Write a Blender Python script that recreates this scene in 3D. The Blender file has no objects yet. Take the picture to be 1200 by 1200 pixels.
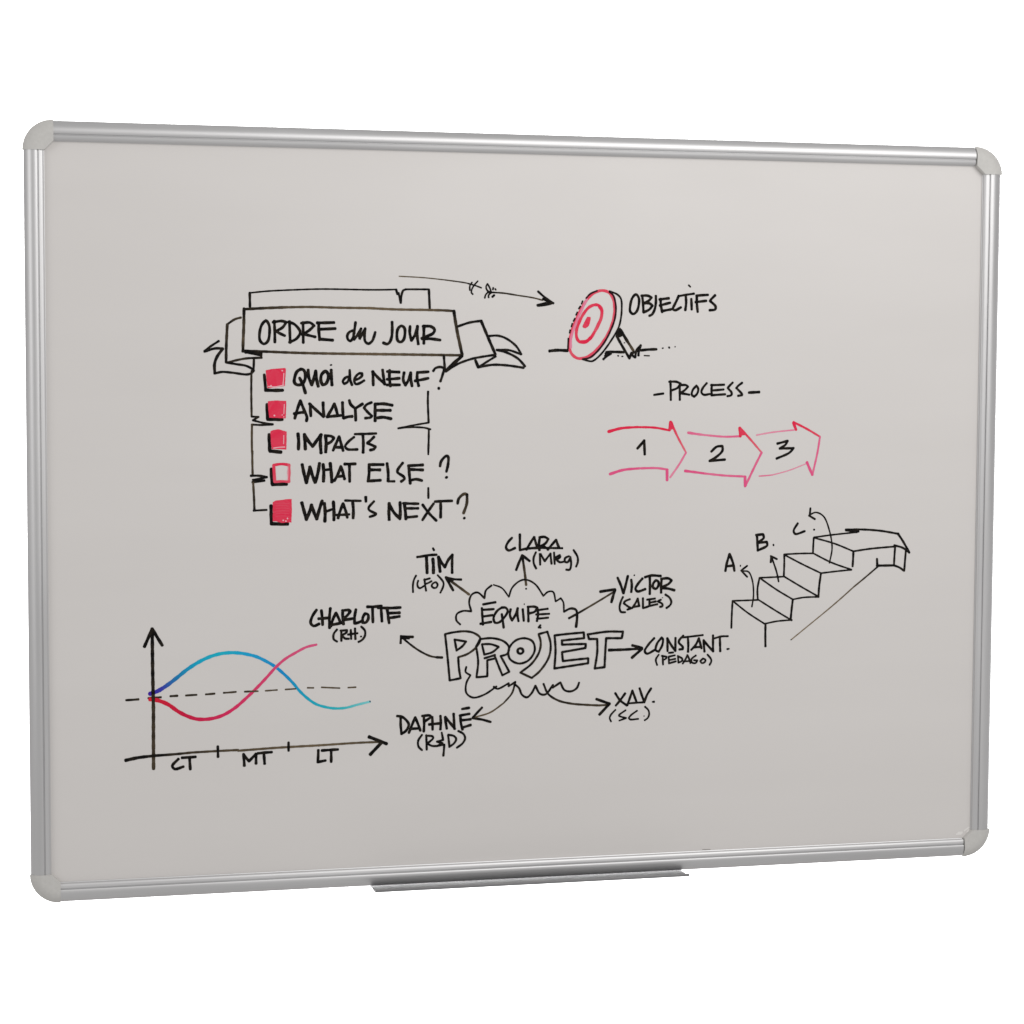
import bpy, bmesh, math, random
from mathutils import Vector
SC = bpy.context.scene
COL = SC.collection
rnd = random.Random(7)

# ------------------------------------------------------------------ camera
cam_d = bpy.data.cameras.new("camera")
cam = bpy.data.objects.new("camera", cam_d)
COL.objects.link(cam)
cam.location = (-0.6365, -2.5646, 0.1751)
cam.rotation_euler = (1.5038, -0.0043, -0.2324)
cam_d.sensor_fit = 'HORIZONTAL'
cam_d.sensor_width = 36.0
cam_d.lens = 36.0 * 2565.9 / 1200.0
cam_d.clip_start = 0.05
cam_d.clip_end = 60.0
SC.camera = cam
SC.render.resolution_x = 1024
SC.render.resolution_y = 1024

# ------------------------------------------------------------------ studio light
world = bpy.data.worlds.new("World")
SC.world = world
world.use_nodes = True
bg = world.node_tree.nodes["Background"]
bg.inputs[0].default_value = (1.0, 0.985, 0.975, 1)
bg.inputs[1].default_value = 0.505

def area(name, loc, aim, sx, sy, power, colour=(1, 1, 1)):
    d = bpy.data.lights.new(name, 'AREA')
    d.shape = 'RECTANGLE'; d.size = sx; d.size_y = sy; d.energy = power; d.color = colour
    o = bpy.data.objects.new(name, d); COL.objects.link(o)
    o.location = loc
    o.rotation_euler = (Vector(aim) - Vector(loc)).to_track_quat('-Z', 'Y').to_euler()
    return o

area("key_softbox", (0.72, -1.7, 1.02), (-0.05, 0.0, 0.3), 1.6, 1.3, 17.2, (1.0, 0.985, 0.97))
area("fill_softbox", (-2.25, -1.25, 0.6), (-0.5, 0.0, 0.25), 1.0, 1.3, 6.0, (1.0, 0.99, 0.98))
area("backdrop_lamp", (1.6, 1.6, 2.4), (1.6, 3.4, 1.9), 7.5, 0.5, 420)
area("backdrop_lamp", (1.6, 1.6, -2.6), (1.6, 3.4, -2.1), 7.5, 0.5, 420)

vs = SC.view_settings
vs.view_transform = 'Standard'; vs.look = 'None'; vs.exposure = 0.0; vs.gamma = 1.0
vs.use_curve_mapping = False
SC.render.engine = 'CYCLES'

# ------------------------------------------------------------------ materials
def new_mat(name):
    m = bpy.data.materials.new(name); m.use_nodes = True
    nt = m.node_tree
    return m, nt, nt.nodes["Principled BSDF"]

def noise(nt, scale, detail=3.0, stretch=None):
    tc = nt.nodes.new('ShaderNodeTexCoord')
    n = nt.nodes.new('ShaderNodeTexNoise'); n.inputs['Scale'].default_value = scale; n.inputs['Detail'].default_value = detail
    if stretch:
        mp = nt.nodes.new('ShaderNodeMapping'); mp.inputs['Scale'].default_value = stretch
        nt.links.new(tc.outputs['Object'], mp.inputs['Vector']); nt.links.new(mp.outputs[0], n.inputs['Vector'])
    else:
        nt.links.new(tc.outputs['Object'], n.inputs['Vector'])
    return n

def remap(nt, src, a, b, lo=0.3, hi=0.7):
    r = nt.nodes.new('ShaderNodeMapRange')
    r.inputs['From Min'].default_value = lo; r.inputs['From Max'].default_value = hi
    r.inputs['To Min'].default_value = a; r.inputs['To Max'].default_value = b
    nt.links.new(src, r.inputs['Value'])
    return r.outputs['Result']

def mix_col(nt, fac, a, b):
    m = nt.nodes.new('ShaderNodeMix'); m.data_type = 'RGBA'
    m.inputs['A'].default_value = (*a, 1); m.inputs['B'].default_value = (*b, 1)
    nt.links.new(fac, m.inputs['Factor'])
    return m.outputs['Result']

def mat_surface():
    m, nt, p = new_mat("whiteboard_enamel")
    n = noise(nt, 5.0, 5.0)                      # faint eraser smears
    n2 = noise(nt, 3.0, 4.0, (1.0, 1.0, 4.5))
    nt.links.new(mix_col(nt, remap(nt, n2.outputs['Fac'], 0, 1), (0.712, 0.688, 0.670), (0.730, 0.706, 0.688)), p.inputs['Base Color'])
    nt.links.new(remap(nt, n.outputs['Fac'], 0.30, 0.40), p.inputs['Roughness'])
    p.inputs['Specular IOR Level'].default_value = 0.45
    return m

def mat_aluminium(name, stretch, lo=(0.60, 0.60, 0.605), hi=(0.68, 0.68, 0.685), metal=0.82, r0=0.38, r1=0.47):
    m, nt, p = new_mat(name)
    n = noise(nt, 60.0, 3.0, stretch)
    nt.links.new(mix_col(nt, remap(nt, n.outputs['Fac'], 0, 1), lo, hi), p.inputs['Base Color'])
    nt.links.new(remap(nt, n.outputs['Fac'], r0, r1), p.inputs['Roughness'])
    p.inputs['Metallic'].default_value = metal
    bp = nt.nodes.new('ShaderNodeBump'); bp.inputs['Strength'].default_value = 0.04; bp.inputs['Distance'].default_value = 0.0003
    nt.links.new(n.outputs['Fac'], bp.inputs['Height']); nt.links.new(bp.outputs[0], p.inputs['Normal'])
    return m

def mat_cap():
    m, nt, p = new_mat("grey_plastic")
    n = noise(nt, 260.0, 2.0)
    nt.links.new(mix_col(nt, remap(nt, n.outputs['Fac'], 0, 1), (0.57, 0.562, 0.54), (0.61, 0.602, 0.58)), p.inputs['Base Color'])
    p.inputs['Roughness'].default_value = 0.45
    bp = nt.nodes.new('ShaderNodeBump'); bp.inputs['Strength'].default_value = 0.12; bp.inputs['Distance'].default_value = 0.0004
    nt.links.new(n.outputs['Fac'], bp.inputs['Height']); nt.links.new(bp.outputs[0], p.inputs['Normal'])
    return m

def mat_ink():
    m, nt, p = new_mat("marker_ink")
    a = nt.nodes.new('ShaderNodeAttribute'); a.attribute_name = 'ink'
    n = noise(nt, 420.0, 2.0)                    # dry streaks where the felt tip skipped
    mx = nt.nodes.new('ShaderNodeMix'); mx.data_type = 'RGBA'; mx.blend_type = 'MIX'
    nt.links.new(remap(nt, n.outputs['Fac'], 0.0, 0.07, 0.55, 0.85), mx.inputs['Factor'])
    nt.links.new(a.outputs['Color'], mx.inputs['A']); mx.inputs['B'].default_value = (0.62, 0.56, 0.53, 1)
    nt.links.new(mx.outputs['Result'], p.inputs['Base Color'])
    p.inputs['Roughness'].default_value = 0.7
    p.inputs['Specular IOR Level'].default_value = 0.08
    return m

def mat_plain(name, col, rough):
    m, nt, p = new_mat(name)
    n = noise(nt, 30.0, 3.0)
    nt.links.new(mix_col(nt, remap(nt, n.outputs['Fac'], 0, 1), tuple(c * 0.96 for c in col), col), p.inputs['Base Color'])
    p.inputs['Roughness'].default_value = rough
    return m

M_SURF = mat_surface()
M_ALU_H = mat_aluminium("brushed_aluminium_along_width", (0.05, 1, 1))
M_ALU_V = mat_aluminium("brushed_aluminium_along_height", (1, 1, 0.05))
M_TRAY = mat_aluminium("dark_tray_metal", (0.05, 1, 1), (0.27, 0.27, 0.275), (0.32, 0.32, 0.325), 0.7, 0.36, 0.44)
M_CAP = mat_cap()
M_INK = mat_ink()
M_BACK = mat_plain("grey_hardboard", (0.30, 0.29, 0.28), 0.7)
M_WALL = mat_plain("white_backdrop_paper", (0.88, 0.88, 0.88), 0.9)

# ------------------------------------------------------------------ helpers
W, H = 1.2, 0.9                  # outer size of the frame
ROOT_Z = -0.46                   # base of the board
def link(name, bm, mat, parent=None, smooth=None):
    bmesh.ops.recalc_face_normals(bm, faces=bm.faces[:]) if smooth != 'ink' else None
    me = bpy.data.meshes.new(name); bm.to_mesh(me); bm.free()
    me.materials.append(mat)
    o = bpy.data.objects.new(name, me); COL.objects.link(o)
    if parent: o.parent = parent
    if isinstance(smooth, float):
        for f in me.polygons: f.use_smooth = True
        me.set_sharp_from_angle(angle=math.radians(smooth))
    return o

def sweep(bm, a, b, prof_to_world, profile):
    """closed profile swept from a to b; prof_to_world(t, s, h) -> Vector"""
    r0 = [bm.verts.new(prof_to_world(a, s, h)) for s, h in profile]
    r1 = [bm.verts.new(prof_to_world(b, s, h)) for s, h in profile]
    n = len(profile)
    for i in range(n):
        j = (i + 1) % n
        bm.faces.new((r0[i], r0[j], r1[j], r1[i]))
    bm.faces.new(r0[::-1]); bm.faces.new(r1)

def box(bm, x0, x1, y0, y1, z0, z1):
    v = [bm.verts.new((x, y, z)) for x in (x0, x1) for y in (y0, y1) for z in (z0, z1)]
    for q in ((0, 1, 3, 2), (4, 6, 7, 5), (0, 4, 5, 1), (2, 3, 7, 6), (0, 2, 6, 4), (1, 5, 7, 3)):
        bm.faces.new([v[i] for i in q])

# ------------------------------------------------------------------ setting: the white studio backdrop
bm = bmesh.new()
v = [bm.verts.new(p) for p in ((-2.8, 3.4, -3.2), (6.2, 3.4, -3.2), (6.2, 3.4, 3.0), (-2.8, 3.4, 3.0))]
bm.faces.new(v)
bd = link("backdrop", bm, M_WALL); bd['kind'] = 'structure'

# ------------------------------------------------------------------ the whiteboard
board = bpy.data.objects.new("whiteboard", None); COL.objects.link(board)
board.location = (0, 0, ROOT_Z)
board['label'] = "whiteboard in a silver aluminium frame, covered in black, red and blue marker drawings"
board['category'] = "whiteboard"
def V3(x, y, z): return Vector((x, y, z - ROOT_Z))

RW = 0.0232                      # width of a frame rail
CAP = 0.0335                     # leg of a corner cap
bm = bmesh.new()
box(bm, -W/2 + 0.019, W/2 - 0.019, 0.0, 0.003, -H/2 + 0.019 - ROOT_Z, H/2 - 0.019 - ROOT_Z)
link("writing_surface", bm, M_SURF, board)
bm = bmesh.new()
box(bm, -W/2 + 0.0125, W/2 - 0.0125, 0.0034, 0.012, -H/2 + 0.0125 - ROOT_Z, H/2 - 0.0125 - ROOT_Z)
link("backing_board", bm, M_BACK, board)

# rail profile: s from the outer edge inwards, h towards the viewer (m)
PROF = [(0.0012, -0.0130), (0.0010, -0.0012), (0.0003, -0.0004), (0.0, 0.0002), (0.0002, 0.0006), (0.0026, 0.0032), (0.0032, 0.0038), (0.0048, 0.0051), (0.0066, 0.0062),
        (0.0086, 0.0070), (0.0108, 0.0074), (0.0128, 0.0073), (0.0142, 0.0070), (0.0151, 0.0066),
        (0.0153, 0.0060), (0.0155, 0.0050), (0.0163, 0.0049), (0.0165, 0.0058), (0.0169, 0.0062),
        (0.0190, 0.0059), (0.0208, 0.0054), (0.0217, 0.0048), (0.0223, 0.0040), (0.0224, 0.0030), (0.0223, 0.0014), (0.0232, 0.0010), (0.0232, 0.0004),
        (0.0180, 0.0004), (0.0180, -0.0130)]
seat = 0.0010                    # rails run a millimetre into the caps
lx, lz = W/2 - CAP + seat, H/2 - CAP + seat
for side in range(4):
    bm = bmesh.new()
    if side == 0: f = lambda t, s, h: V3(t, -h, H/2 - s); L_ = lx
    if side == 1: f = lambda t, s, h: V3(t, -h, -H/2 + s); L_ = lx
    if side == 2: f = lambda t, s, h: V3(-W/2 + s, -h, t); L_ = lz
    if side == 3: f = lambda t, s, h: V3(W/2 - s + 0.0018 * (1 - s / RW), -h, t); L_ = lz
    sweep(bm, -L_, L_ - (0.0021 if side < 2 else 0.0), f, PROF)   # the right-hand joints stand slightly open
    link("frame_rail", bm, M_ALU_H if side < 2 else M_ALU_V, board, 30.0)

# corner caps: domed quarter rounds, radial grid about the inner corner (CAP, CAP)
def cap_height(s):               # s = distance from the outer arc
    r = 0.0125
    if s < r: return 0.0010 + 0.0075 * math.sin(math.pi/2 * s / r) ** 0.92
    return 0.0085 - (s - r) * 0.055
for sx in (-1, 1):
    for sz in (-1, 1):
        bm = bmesh.new()
        NA, pro = 24, 0.0012
        rows = []
        chamf = RW + 0.0004
        for i in range(NA + 1):
            a = math.pi/2 * i / NA
            ca, sa = math.cos(a), math.sin(a)
            # inner chamfer: straight line x + y = CAP - chamf measured from the centre
            rin = (CAP - chamf + 0.0) / (ca + sa)
            rout = CAP + pro
            col = []
            ss = [0, 0.0004, 0.001, 0.002, 0.0035, 0.0055, 0.008, 0.011, 0.014, 0.017]
            rads = [rout - s for s in ss]
            smax = rout - rin
            k = 1.0
            pts = [(rout - 0.0016, -0.0132), (rout - 0.0014, -0.0008), (rout - 0.0004, 0.0002)]
            for s in ss[0:]:
                pts.append((rout - s, cap_height(s)))
            nst = 4
            for q in range(1, nst + 1):
                s = ss[-1] + (smax - 0.0008 - ss[-1]) * q / nst
                pts.append((rout - s, cap_height(s)))
            pts.append((rin + 0.0002, cap_height(smax) - 0.0006)); pts.append((rin, cap_height(smax) - 0.0014)); pts.append((rin, 0.0002)); pts.append((rin + 0.001, -0.0132))
            for r, h in pts:
                lxx, lzz = CAP - r * ca, CAP - r * sa     # distance from the outer corner
                if sx > 0: lxx -= 0.0024 * (1 - lxx / CAP)
                col.append(bm.verts.new(V3(sx * (W/2 - lxx), -h, sz * (H/2 - lzz))))
            rows.append(col)
        n = len(rows[0])
        for i in range(NA):
            for j in range(n):
                q = (j + 1) % n
                bm.faces.new((rows[i][j], rows[i+1][j], rows[i+1][q], rows[i][q]))
        bm.faces.new(rows[0]); bm.faces.new(rows[-1][::-1])
        link("corner_cap", bm, M_CAP, board, 35.0)

# pen tray: folded aluminium channel clipped under the bottom rail
TX0, TX1 = (-0.2005, 0.1905)
zt = -H/2
TP = [(0.0100, -0.0013), (-0.0265, -0.0013), (-0.0278, -0.0008), (-0.0284, 0.0004), (-0.0287, 0.0018), (-0.0292, 0.0023), (-0.0297, 0.0020), (-0.0300, 0.0010),
      (-0.0299, -0.0004), (-0.0295, -0.0013), (-0.0285, -0.0018), (-0.0265, -0.0020), (0.0100, -0.0020)]
bm = bmesh.new()
sweep(bm, TX0, TX1, lambda t, s, h: V3(t, s, zt + h), TP)
link("pen_tray", bm, M_TRAY, board, 30.0)

# marker strokes, board millimetres from the centre: (kind, start width, end width, ink, start density, end density, points)
INK = [
    ('agenda_banner', 'ribbon banner outline across the top of a torn paper scroll', [
        ('s', 3.13, 3.13, 'k', 1, 1, '-343.8,241.6 -344,257.9'),
        ('s', 2.13, 2.13, 'k', 1, 1, '-344.1,257.7 -323.3,260 -290,262 -259.8,263.2 -205.7,263'),
        ('s', 3.37, 3.37, 'k', 1, 0.75, '-351.2,238.7 -323.4,240.4 -300,241.5'),
        ('s', 2.89, 2.89, 'k', 0.72, 0.55, '-300,241.5 -273.2,242.1 -239.6,241.6 -200.6,241.5'),
        ('s', 3.61, 3.61, 'k', 1, 0.75, '-350.7,239.7 -351,221.2 -351.7,204.6'),
        ('s', 3.61, 3.61, 'k', 0.7, 1, '-351.7,204.6 -352.1,189.4'),
        ('s', 3.13, 3.13, 'k', 0.55, 1, '-200.6,187.4 -256.5,187.8 -290.1,188.4 -328.5,189.7 -351.8,190.4'),
        ('s', 2.89, 2.89, 'k', 1, 1, '-352.1,189.8 -341.8,187.3 -331.9,185.4'),
        ('s', 2.89, 2.89, 'k', 1, 1, '-349.3,188.4 -340.2,188.8 -330.2,188.2'),
        ('s', 2.89, 2.89, 'k', 1, 1, '-330.5,188.5 -331,182.4'),
        ('s', 2.76, 2.76, 'k', 1, 0.85, '-330.2,182.4 -348.5,181.5 -361.7,178.9 -370.8,176.4'),
        ('s', 2.89, 2.89, 'k', 1, 1, '-339.4,180.7 -339.9,168.3'),
        ('s', 2.77, 2.77, 'k', 0.8, 1, '-354.1,229.1 -361.5,226.9 -370.2,221'),
        ('s', 3.37, 3.37, 'k', 0.85, 1, '-370.2,221 -371.1,204.5 -371.6,191.3 -371.8,176.8'),
        ('s', 2.89, 2.89, 'k', 1, 1, '-371.8,176.8 -360.1,174.8 -348.5,172.9 -341.1,169.1 -339.4,167.4 -341.9,164.6 -346.9,162.9 -365.1,164.9 -376.7,165.7 -384.6,164'),
        ('s', 3.61, 3.61, 'k', 1, 1, '-384.9,163.6 -385.2,174.7 -382.4,183 -375.7,192.6'),
        ('s', 3.13, 3.13, 'k', 1, 1, '-375.4,192.9 -384.8,192.9 -397.1,189.2'),
        ('s', 2.76, 2.76, 'k', 1, 1, '-397.1,189.5 -389.7,195.3 -380.1,201.6'),
        ('s', 2.13, 2.13, 'k', 1, 1, '-205.7,263 -170.8,263.8'),
        ('s', 2.76, 2.76, 'k', 1, 1, '-170.8,263.8 -169.4,258.3 -167.9,259.6 -165.3,248.3'),
        ('s', 2.77, 2.77, 'k', 1, 1, '-165.3,247.9 -164.3,257.2 -162.3,262.7 -158.8,264.1'),
        ('s', 2.38, 2.38, 'k', 1, 1, '-159.7,264.1 -131.4,264.4'),
        ('s', 3.01, 3.01, 'k', 1, 1, '-131.4,264.4 -130.3,241.6'),
        ('s', 2.89, 2.89, 'k', 0.5, 0.6, '-205.7,241.6 -171.6,240.3 -137.4,240.1 -125.3,239.9'),
        ('s', 3.01, 3.01, 'k', 0.6, 0.95, '-125.3,239.9 -113.2,239.7 -100.3,239'),
        ('s', 3.85, 3.85, 'k', 1, 0.8, '-101.1,239.5 -98.5,223.3 -95.9,209.8'),
        ('s', 3.85, 3.85, 'k', 0.75, 1, '-95.9,209.8 -93.2,198 -90.9,187.5'),
        ('s', 3.13, 3.13, 'k', 0.85, 0.55, '-90.3,186.5 -137.3,186.9 -171.6,187.2 -205.7,187.4'),
        ('s', 3.61, 3.61, 'k', 1, 1, '-90.6,186.1 -101,175.9 -110.8,167.4'),
        ('s', 3.61, 3.61, 'k', 1, 1, '-90.9,185.8 -102.7,175.9 -110.8,167.4'),
        ('s', 3.01, 3.01, 'k', 1, 1, '-97.3,220.4 -82,225.5 -67.3,227.8'),
        ('s', 3.61, 3.61, 'k', 1, 1, '-67.8,227.8 -59.3,208.4 -50,187.7'),
        ('s', 2.89, 2.89, 'k', 1, 1, '-50,187.4 -68,184.6 -78.4,182.5 -95.8,176.3 -110.8,167.1'),
        ('s', 3.01, 3.01, 'k', 1, 1, '-113.1,186 -111.7,168.3'),
        ('s', 3.61, 3.61, 'k', 1, 1, '-74.6,180.8 -71.1,172.3'),
        ('s', 2.77, 2.77, 'k', 1, 1, '-71.1,172.3 -61,178.6 -49.7,185.5'),
        ('s', 3.01, 3.01, 'k', 1, 1, '-71.1,172.3 -54,175.3 -36.5,174.8 -15.4,172'),
        ('s', 3.01, 3.01, 'k', 1, 1, '-13.3,173.7 -22.5,183.1 -36.5,190.2 -48.5,193.2'),
        ('s', 2.77, 2.77, 'k', 1, 1, '-48.5,193.2 -33.1,192.9 -18.1,187.9'),
        ('s', 2.77, 2.77, 'k', 1, 1, '-18.1,187.9 -24.3,197.6 -36.6,206.8 -47.1,210.2 -58,209.7'),
    ]),
    ('agenda_banner/banner_lettering', None, [
        ('s', 3.49, 3.49, 'k', 1, 1, '-325.1,225.5 -329.7,221.4 -332.6,211.4 -332.1,202.3 -327.7,198.5 -323.2,201.5 -321,211.5 -321.8,221.4 -325.4,225.9'),
        ('s', 3.49, 3.49, 'k', 1, 1, '-315.4,225.6 -314.8,200.3'),
        ('s', 3.49, 3.49, 'k', 1, 1, '-316.8,223.9 -306.8,225.4 -301.4,224.1 -305.4,218.2 -313.5,213.5'),
        ('s', 3.49, 3.49, 'k', 1, 1, '-313.5,213.5 -308.5,210.7 -303.1,208.3'),
        ('s', 3.49, 3.49, 'k', 1, 1, '-297.6,225.3 -296.8,200.4'),
        ('s', 3.49, 3.49, 'k', 1, 1, '-299.2,224.4 -291.7,221.7 -285,212.6 -289.2,205.1 -297.6,200.7'),
        ('s', 3.49, 3.49, 'k', 1, 1, '-281.7,224.3 -281.4,200.5'),
        ('s', 3.49, 3.49, 'k', 1, 1, '-283.7,223.1 -273.3,223.8 -268.6,220.2 -275,214.3 -283.4,209.8'),
        ('s', 3.49, 3.49, 'k', 1, 1, '-280.9,210.5 -267.4,207.2'),
        ('s', 3.73, 3.73, 'k', 1, 1, '-262.9,223.6 -263.2,216.9 -261.9,203.6'),
        ('s', 3.73, 3.73, 'k', 1, 1, '-264.9,223.6 -244.7,224.2'),
        ('s', 3.73, 3.73, 'k', 1, 1, '-262.9,216.1 -243.3,217.1'),
        ('s', 3.73, 3.73, 'k', 1, 1, '-261.9,204.6 -246.4,203.4'),
        ('s', 3.37, 3.37, 'k', 1, 1, '-222.7,215 -227.1,212.8 -229.3,208.5 -228.2,204.1 -225.5,202.7 -222.7,205.8 -220.9,212.3'),
        ('s', 3.37, 3.37, 'k', 1, 1, '-219.4,224.5 -220.5,216.7 -221.6,210.1 -221.3,204.2'),
        ('s', 3.37, 3.37, 'k', 1, 1, '-221.3,204.2 -217.2,209.6 -212.8,217.3'),
        ('s', 3.37, 3.37, 'k', 1, 1, '-212.8,217.3 -214.5,211.3 -214.5,205.3'),
        ('s', 3.37, 3.37, 'k', 1, 1, '-214.5,205.3 -211.2,211.3 -207.8,217.6'),
        ('s', 3.37, 3.37, 'k', 1, 1, '-207.8,217.3 -208.7,208.1 -207.8,202.1 -204,199.6 -199.6,202.7 -197.3,208.1 -195.9,213.1'),
        ('s', 3.61, 3.61, 'k', 1, 1, '-175.7,225.5 -175.5,215.9 -176.3,207.2 -178.8,201.2 -181.8,199.3 -186.3,200.8'),
        ('s', 3.61, 3.61, 'k', 1, 1, '-164.6,220.9 -168.5,217.6 -169.9,210.5 -168.8,203.4 -165.2,201.8 -161.8,204.6 -160.2,211.7 -160.7,218.2 -164.1,220.9'),
        ('s', 3.61, 3.61, 'k', 1, 1, '-154,220.5 -154.4,212.8 -152.3,203.9'),
        ('s', 3.61, 3.61, 'k', 1, 1, '-152.3,203.9 -147.9,210.7 -145.1,220.6'),
        ('s', 3.61, 3.61, 'k', 1, 1, '-145.1,220.9 -145.4,209.6 -144,199.2'),
        ('s', 3.73, 3.73, 'k', 1, 1, '-137.3,221.2 -137.3,200.4'),
        ('s', 3.73, 3.73, 'k', 1, 1, '-138.4,220.6 -128.9,220.5 -124.4,216.9 -126.1,212.5 -134.5,208.6 -140.1,206'),
        ('s', 3.73, 3.73, 'k', 1, 1, '-140.1,206 -128.9,205.9 -117.7,204.5'),
    ]),
    ('agenda_checklist', 'torn edge outline of the paper scroll below the banner', [
        ('s', 2.64, 2.64, 'k', 0.95, 0.9, '-342,166.9 -342.2,165.4 -342.6,144.2 -342.3,113.7'),
        ('s', 2.51, 2.51, 'k', 1, 1, '-342.3,113.7 -334,113.3'),
        ('s', 2.51, 2.51, 'k', 1, 1, '-334,113.3 -340.9,109.3'),
        ('s', 2.51, 2.51, 'k', 1, 1, '-340.9,109.3 -327.1,106 -317.4,104.7'),
        ('s', 2.51, 2.51, 'k', 1, 1, '-317.4,104.4 -329.6,103.8 -342.1,104.3'),
        ('s', 2.64, 2.64, 'k', 0.75, 0.75, '-341.9,104.3 -342,71.9'),
        ('s', 2.64, 2.64, 'k', 0.75, 0.8, '-341.6,73.1 -341.7,63.1 -341.3,44.3'),
        ('s', 2.89, 2.89, 'k', 1, 1, '-343.3,44.4 -333.6,44.3 -324.6,42.7'),
        ('s', 2.89, 2.89, 'k', 1, 1, '-324.6,42.7 -340.5,39.3'),
        ('s', 2.89, 2.89, 'k', 1, 1, '-341.1,39.6 -327.4,38.6'),
        ('s', 2.89, 2.89, 'k', 1, 1, '-327.4,38.6 -341.8,36.8'),
        ('s', 2.77, 2.77, 'k', 0.75, 1, '-340.8,36.2 -339.9,19.3 -339.4,3.6'),
        ('s', 2.51, 2.51, 'k', 1, 1, '-340.6,3.4 -324.7,4.1'),
    ]),
    ('agenda_checklist/scroll_edge', 'torn right edge of the paper scroll', [
        ('s', 2.77, 2.77, 'k', 1, 1, '-132.1,143.3 -132.4,131.8 -131.4,106.4'),
        ('s', 2.38, 2.38, 'k', 1, 1, '-131.4,106.2 -146.6,103.7 -168.5,99.5'),
        ('s', 2.38, 2.38, 'k', 1, 1, '-168.5,99.5 -154.4,100.8 -136.3,100.1 -129.1,98.2'),
        ('s', 2.64, 2.64, 'k', 1, 1, '-131.1,98.2 -131.3,84.8 -131.6,70.8'),
        ('s', 2.38, 2.38, 'k', 1, 1, '-131.7,81 -131.7,68.3'),
    ]),
    ('agenda_checklist/scroll_edge', 'short detached stroke of the scroll edge above the last entry', [
        ('s', 2.76, 2.76, 'k', 1, 1, '-131.6,28.1 -131.5,16'),
    ]),
    ('agenda_checklist/checkbox', 'solid red checkbox with white flecks along its foot, top of the column', [
        ('s', 3.61, 3.61, 'k', 1, 1, '-327.4,162.9 -325.8,144.7'),
        ('s', 4.09, 4.09, 'k', 1, 1, '-326.4,144.7 -315.7,144.3 -305.7,144.5'),
        ('f', 0, 0, 'r', 1, 1, '-325.7,167.7 -319.4,169.2 -302.5,170.7 -301.9,169.2 -303.2,149.5 -313.2,148.2 -323.7,147 -324.7,156.7'),
        ('s', 1, 1, 'h', 1, 1, '-322.6,149 -315.7,148.5 -304.4,150.5'),
        ('s', 1, 1, 'h', 1, 1, '-304.4,164.2 -304.7,158 -305.5,150.5'),
        ('d', 1.03, 0, 'h', 1, 1, '-306.3,167.4'),
        ('d', 1.03, 0, 'h', 1, 1, '-319.5,149.9'),
        ('d', 1.03, 0, 'h', 1, 1, '-313.9,148'),
    ]),
    ('agenda_checklist/checkbox', 'solid red checkbox beside the second entry', [
        ('s', 3.85, 3.85, 'k', 1, 1, '-324.3,128 -323.6,111'),
        ('s', 4.09, 4.09, 'k', 1, 1, '-324,110.5 -306.1,110.3'),
        ('f', 0, 0, 'r', 1, 1, '-323.3,131.5 -314.5,132.6 -301.7,132 -301.5,126.8 -302.3,111.5 -312.1,112 -321.6,112.4 -322.8,123'),
        ('d', 1.23, 0, 'h', 1, 1, '-315.6,114.9'),
        ('d', 0.82, 0, 'h', 1, 1, '-306.4,115.5'),
        ('d', 0.82, 0, 'h', 1, 1, '-304.5,113.3'),
        ('s', 0.88, 0.88, 'h', 1, 1, '-303.9,128 -304.5,116.8'),
    ]),
    ('agenda_checklist/checkbox', 'solid red checkbox with a curved top', [
        ('s', 4.09, 4.09, 'k', 1, 1, '-321.9,93 -321.2,73.5'),
        ('s', 4.33, 4.33, 'k', 1, 1, '-321.2,73.3 -307.7,71.9'),
        ('f', 0, 0, 'r', 1, 1, '-320.4,96.3 -317.1,98 -310.9,98.8 -301.2,96 -301.3,90.5 -301.6,74.7 -309.7,75.5 -318.7,75.5 -319.9,84.3'),
        ('s', 1.13, 1.13, 'h', 1, 1, '-316.6,76.7 -309.7,77.7 -303.4,77.9'),
        ('s', 0.88, 0.88, 'h', 1, 1, '-304.6,91.7 -304.9,81.7'),
    ]),
    ('agenda_checklist/checkbox', 'empty red checkbox, drawn only as an outline', [
        ('s', 4.33, 4.33, 'k', 1, 1, '-319.4,52 -318.3,34.6'),
        ('s', 4.09, 4.09, 'k', 1, 1, '-318.6,33.9 -301.2,34.2'),
        ('s', 3.61, 3.61, 'r', 0.9, 0.8, '-316.6,56.7 -315.4,37.2'),
        ('s', 3.13, 3.13, 'r', 0.9, 1, '-317,56.7 -307.2,57.9 -298.4,56.8'),
        ('s', 3.85, 3.85, 'r', 0.7, 0.6, '-298.7,56.6 -299,37'),
        ('s', 2.89, 2.89, 'r', 0.8, 0.8, '-315.4,37 -307.3,37.6 -299,37'),
        ('s', 0.88, 0.88, 'h', 1, 1, '-299.9,54.7 -300.2,39'),
    ]),
    ('agenda_checklist/checkbox', 'streaky red checkbox with a wavy top edge, foot of the column', [
        ('s', 4.09, 4.09, 'k', 1, 1, '-319.9,9 -319.5,-11.6'),
        ('s', 4.33, 4.33, 'k', 1, 1, '-319.5,-12.3 -299.8,-12.8'),
        ('f', 0, 0, 'r', 1, 1, '-317.9,13 -314.2,15 -307.3,15.7 -302.3,16.4 -295.5,16.8 -295.3,6.3 -295.8,-11.1 -301.1,-10.8 -307.4,-11.5 -313.7,-9.6 -318,-9.6 -317.7,1.5'),
        ('s', 0.63, 0.63, 's', 1, 1, '-314.3,11.5 -306.1,11.9 -298.5,11.1'),
        ('s', 0.63, 0.63, 's', 1, 1, '-314.3,8.7 -306.1,9.1 -298.5,8.3'),
        ('s', 0.63, 0.63, 's', 1, 1, '-314.3,5.7 -306.1,6.1 -298.5,5.3'),
        ('s', 0.63, 0.63, 's', 1, 1, '-314.3,2.7 -306.1,3.1 -298.5,2.3'),
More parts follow.
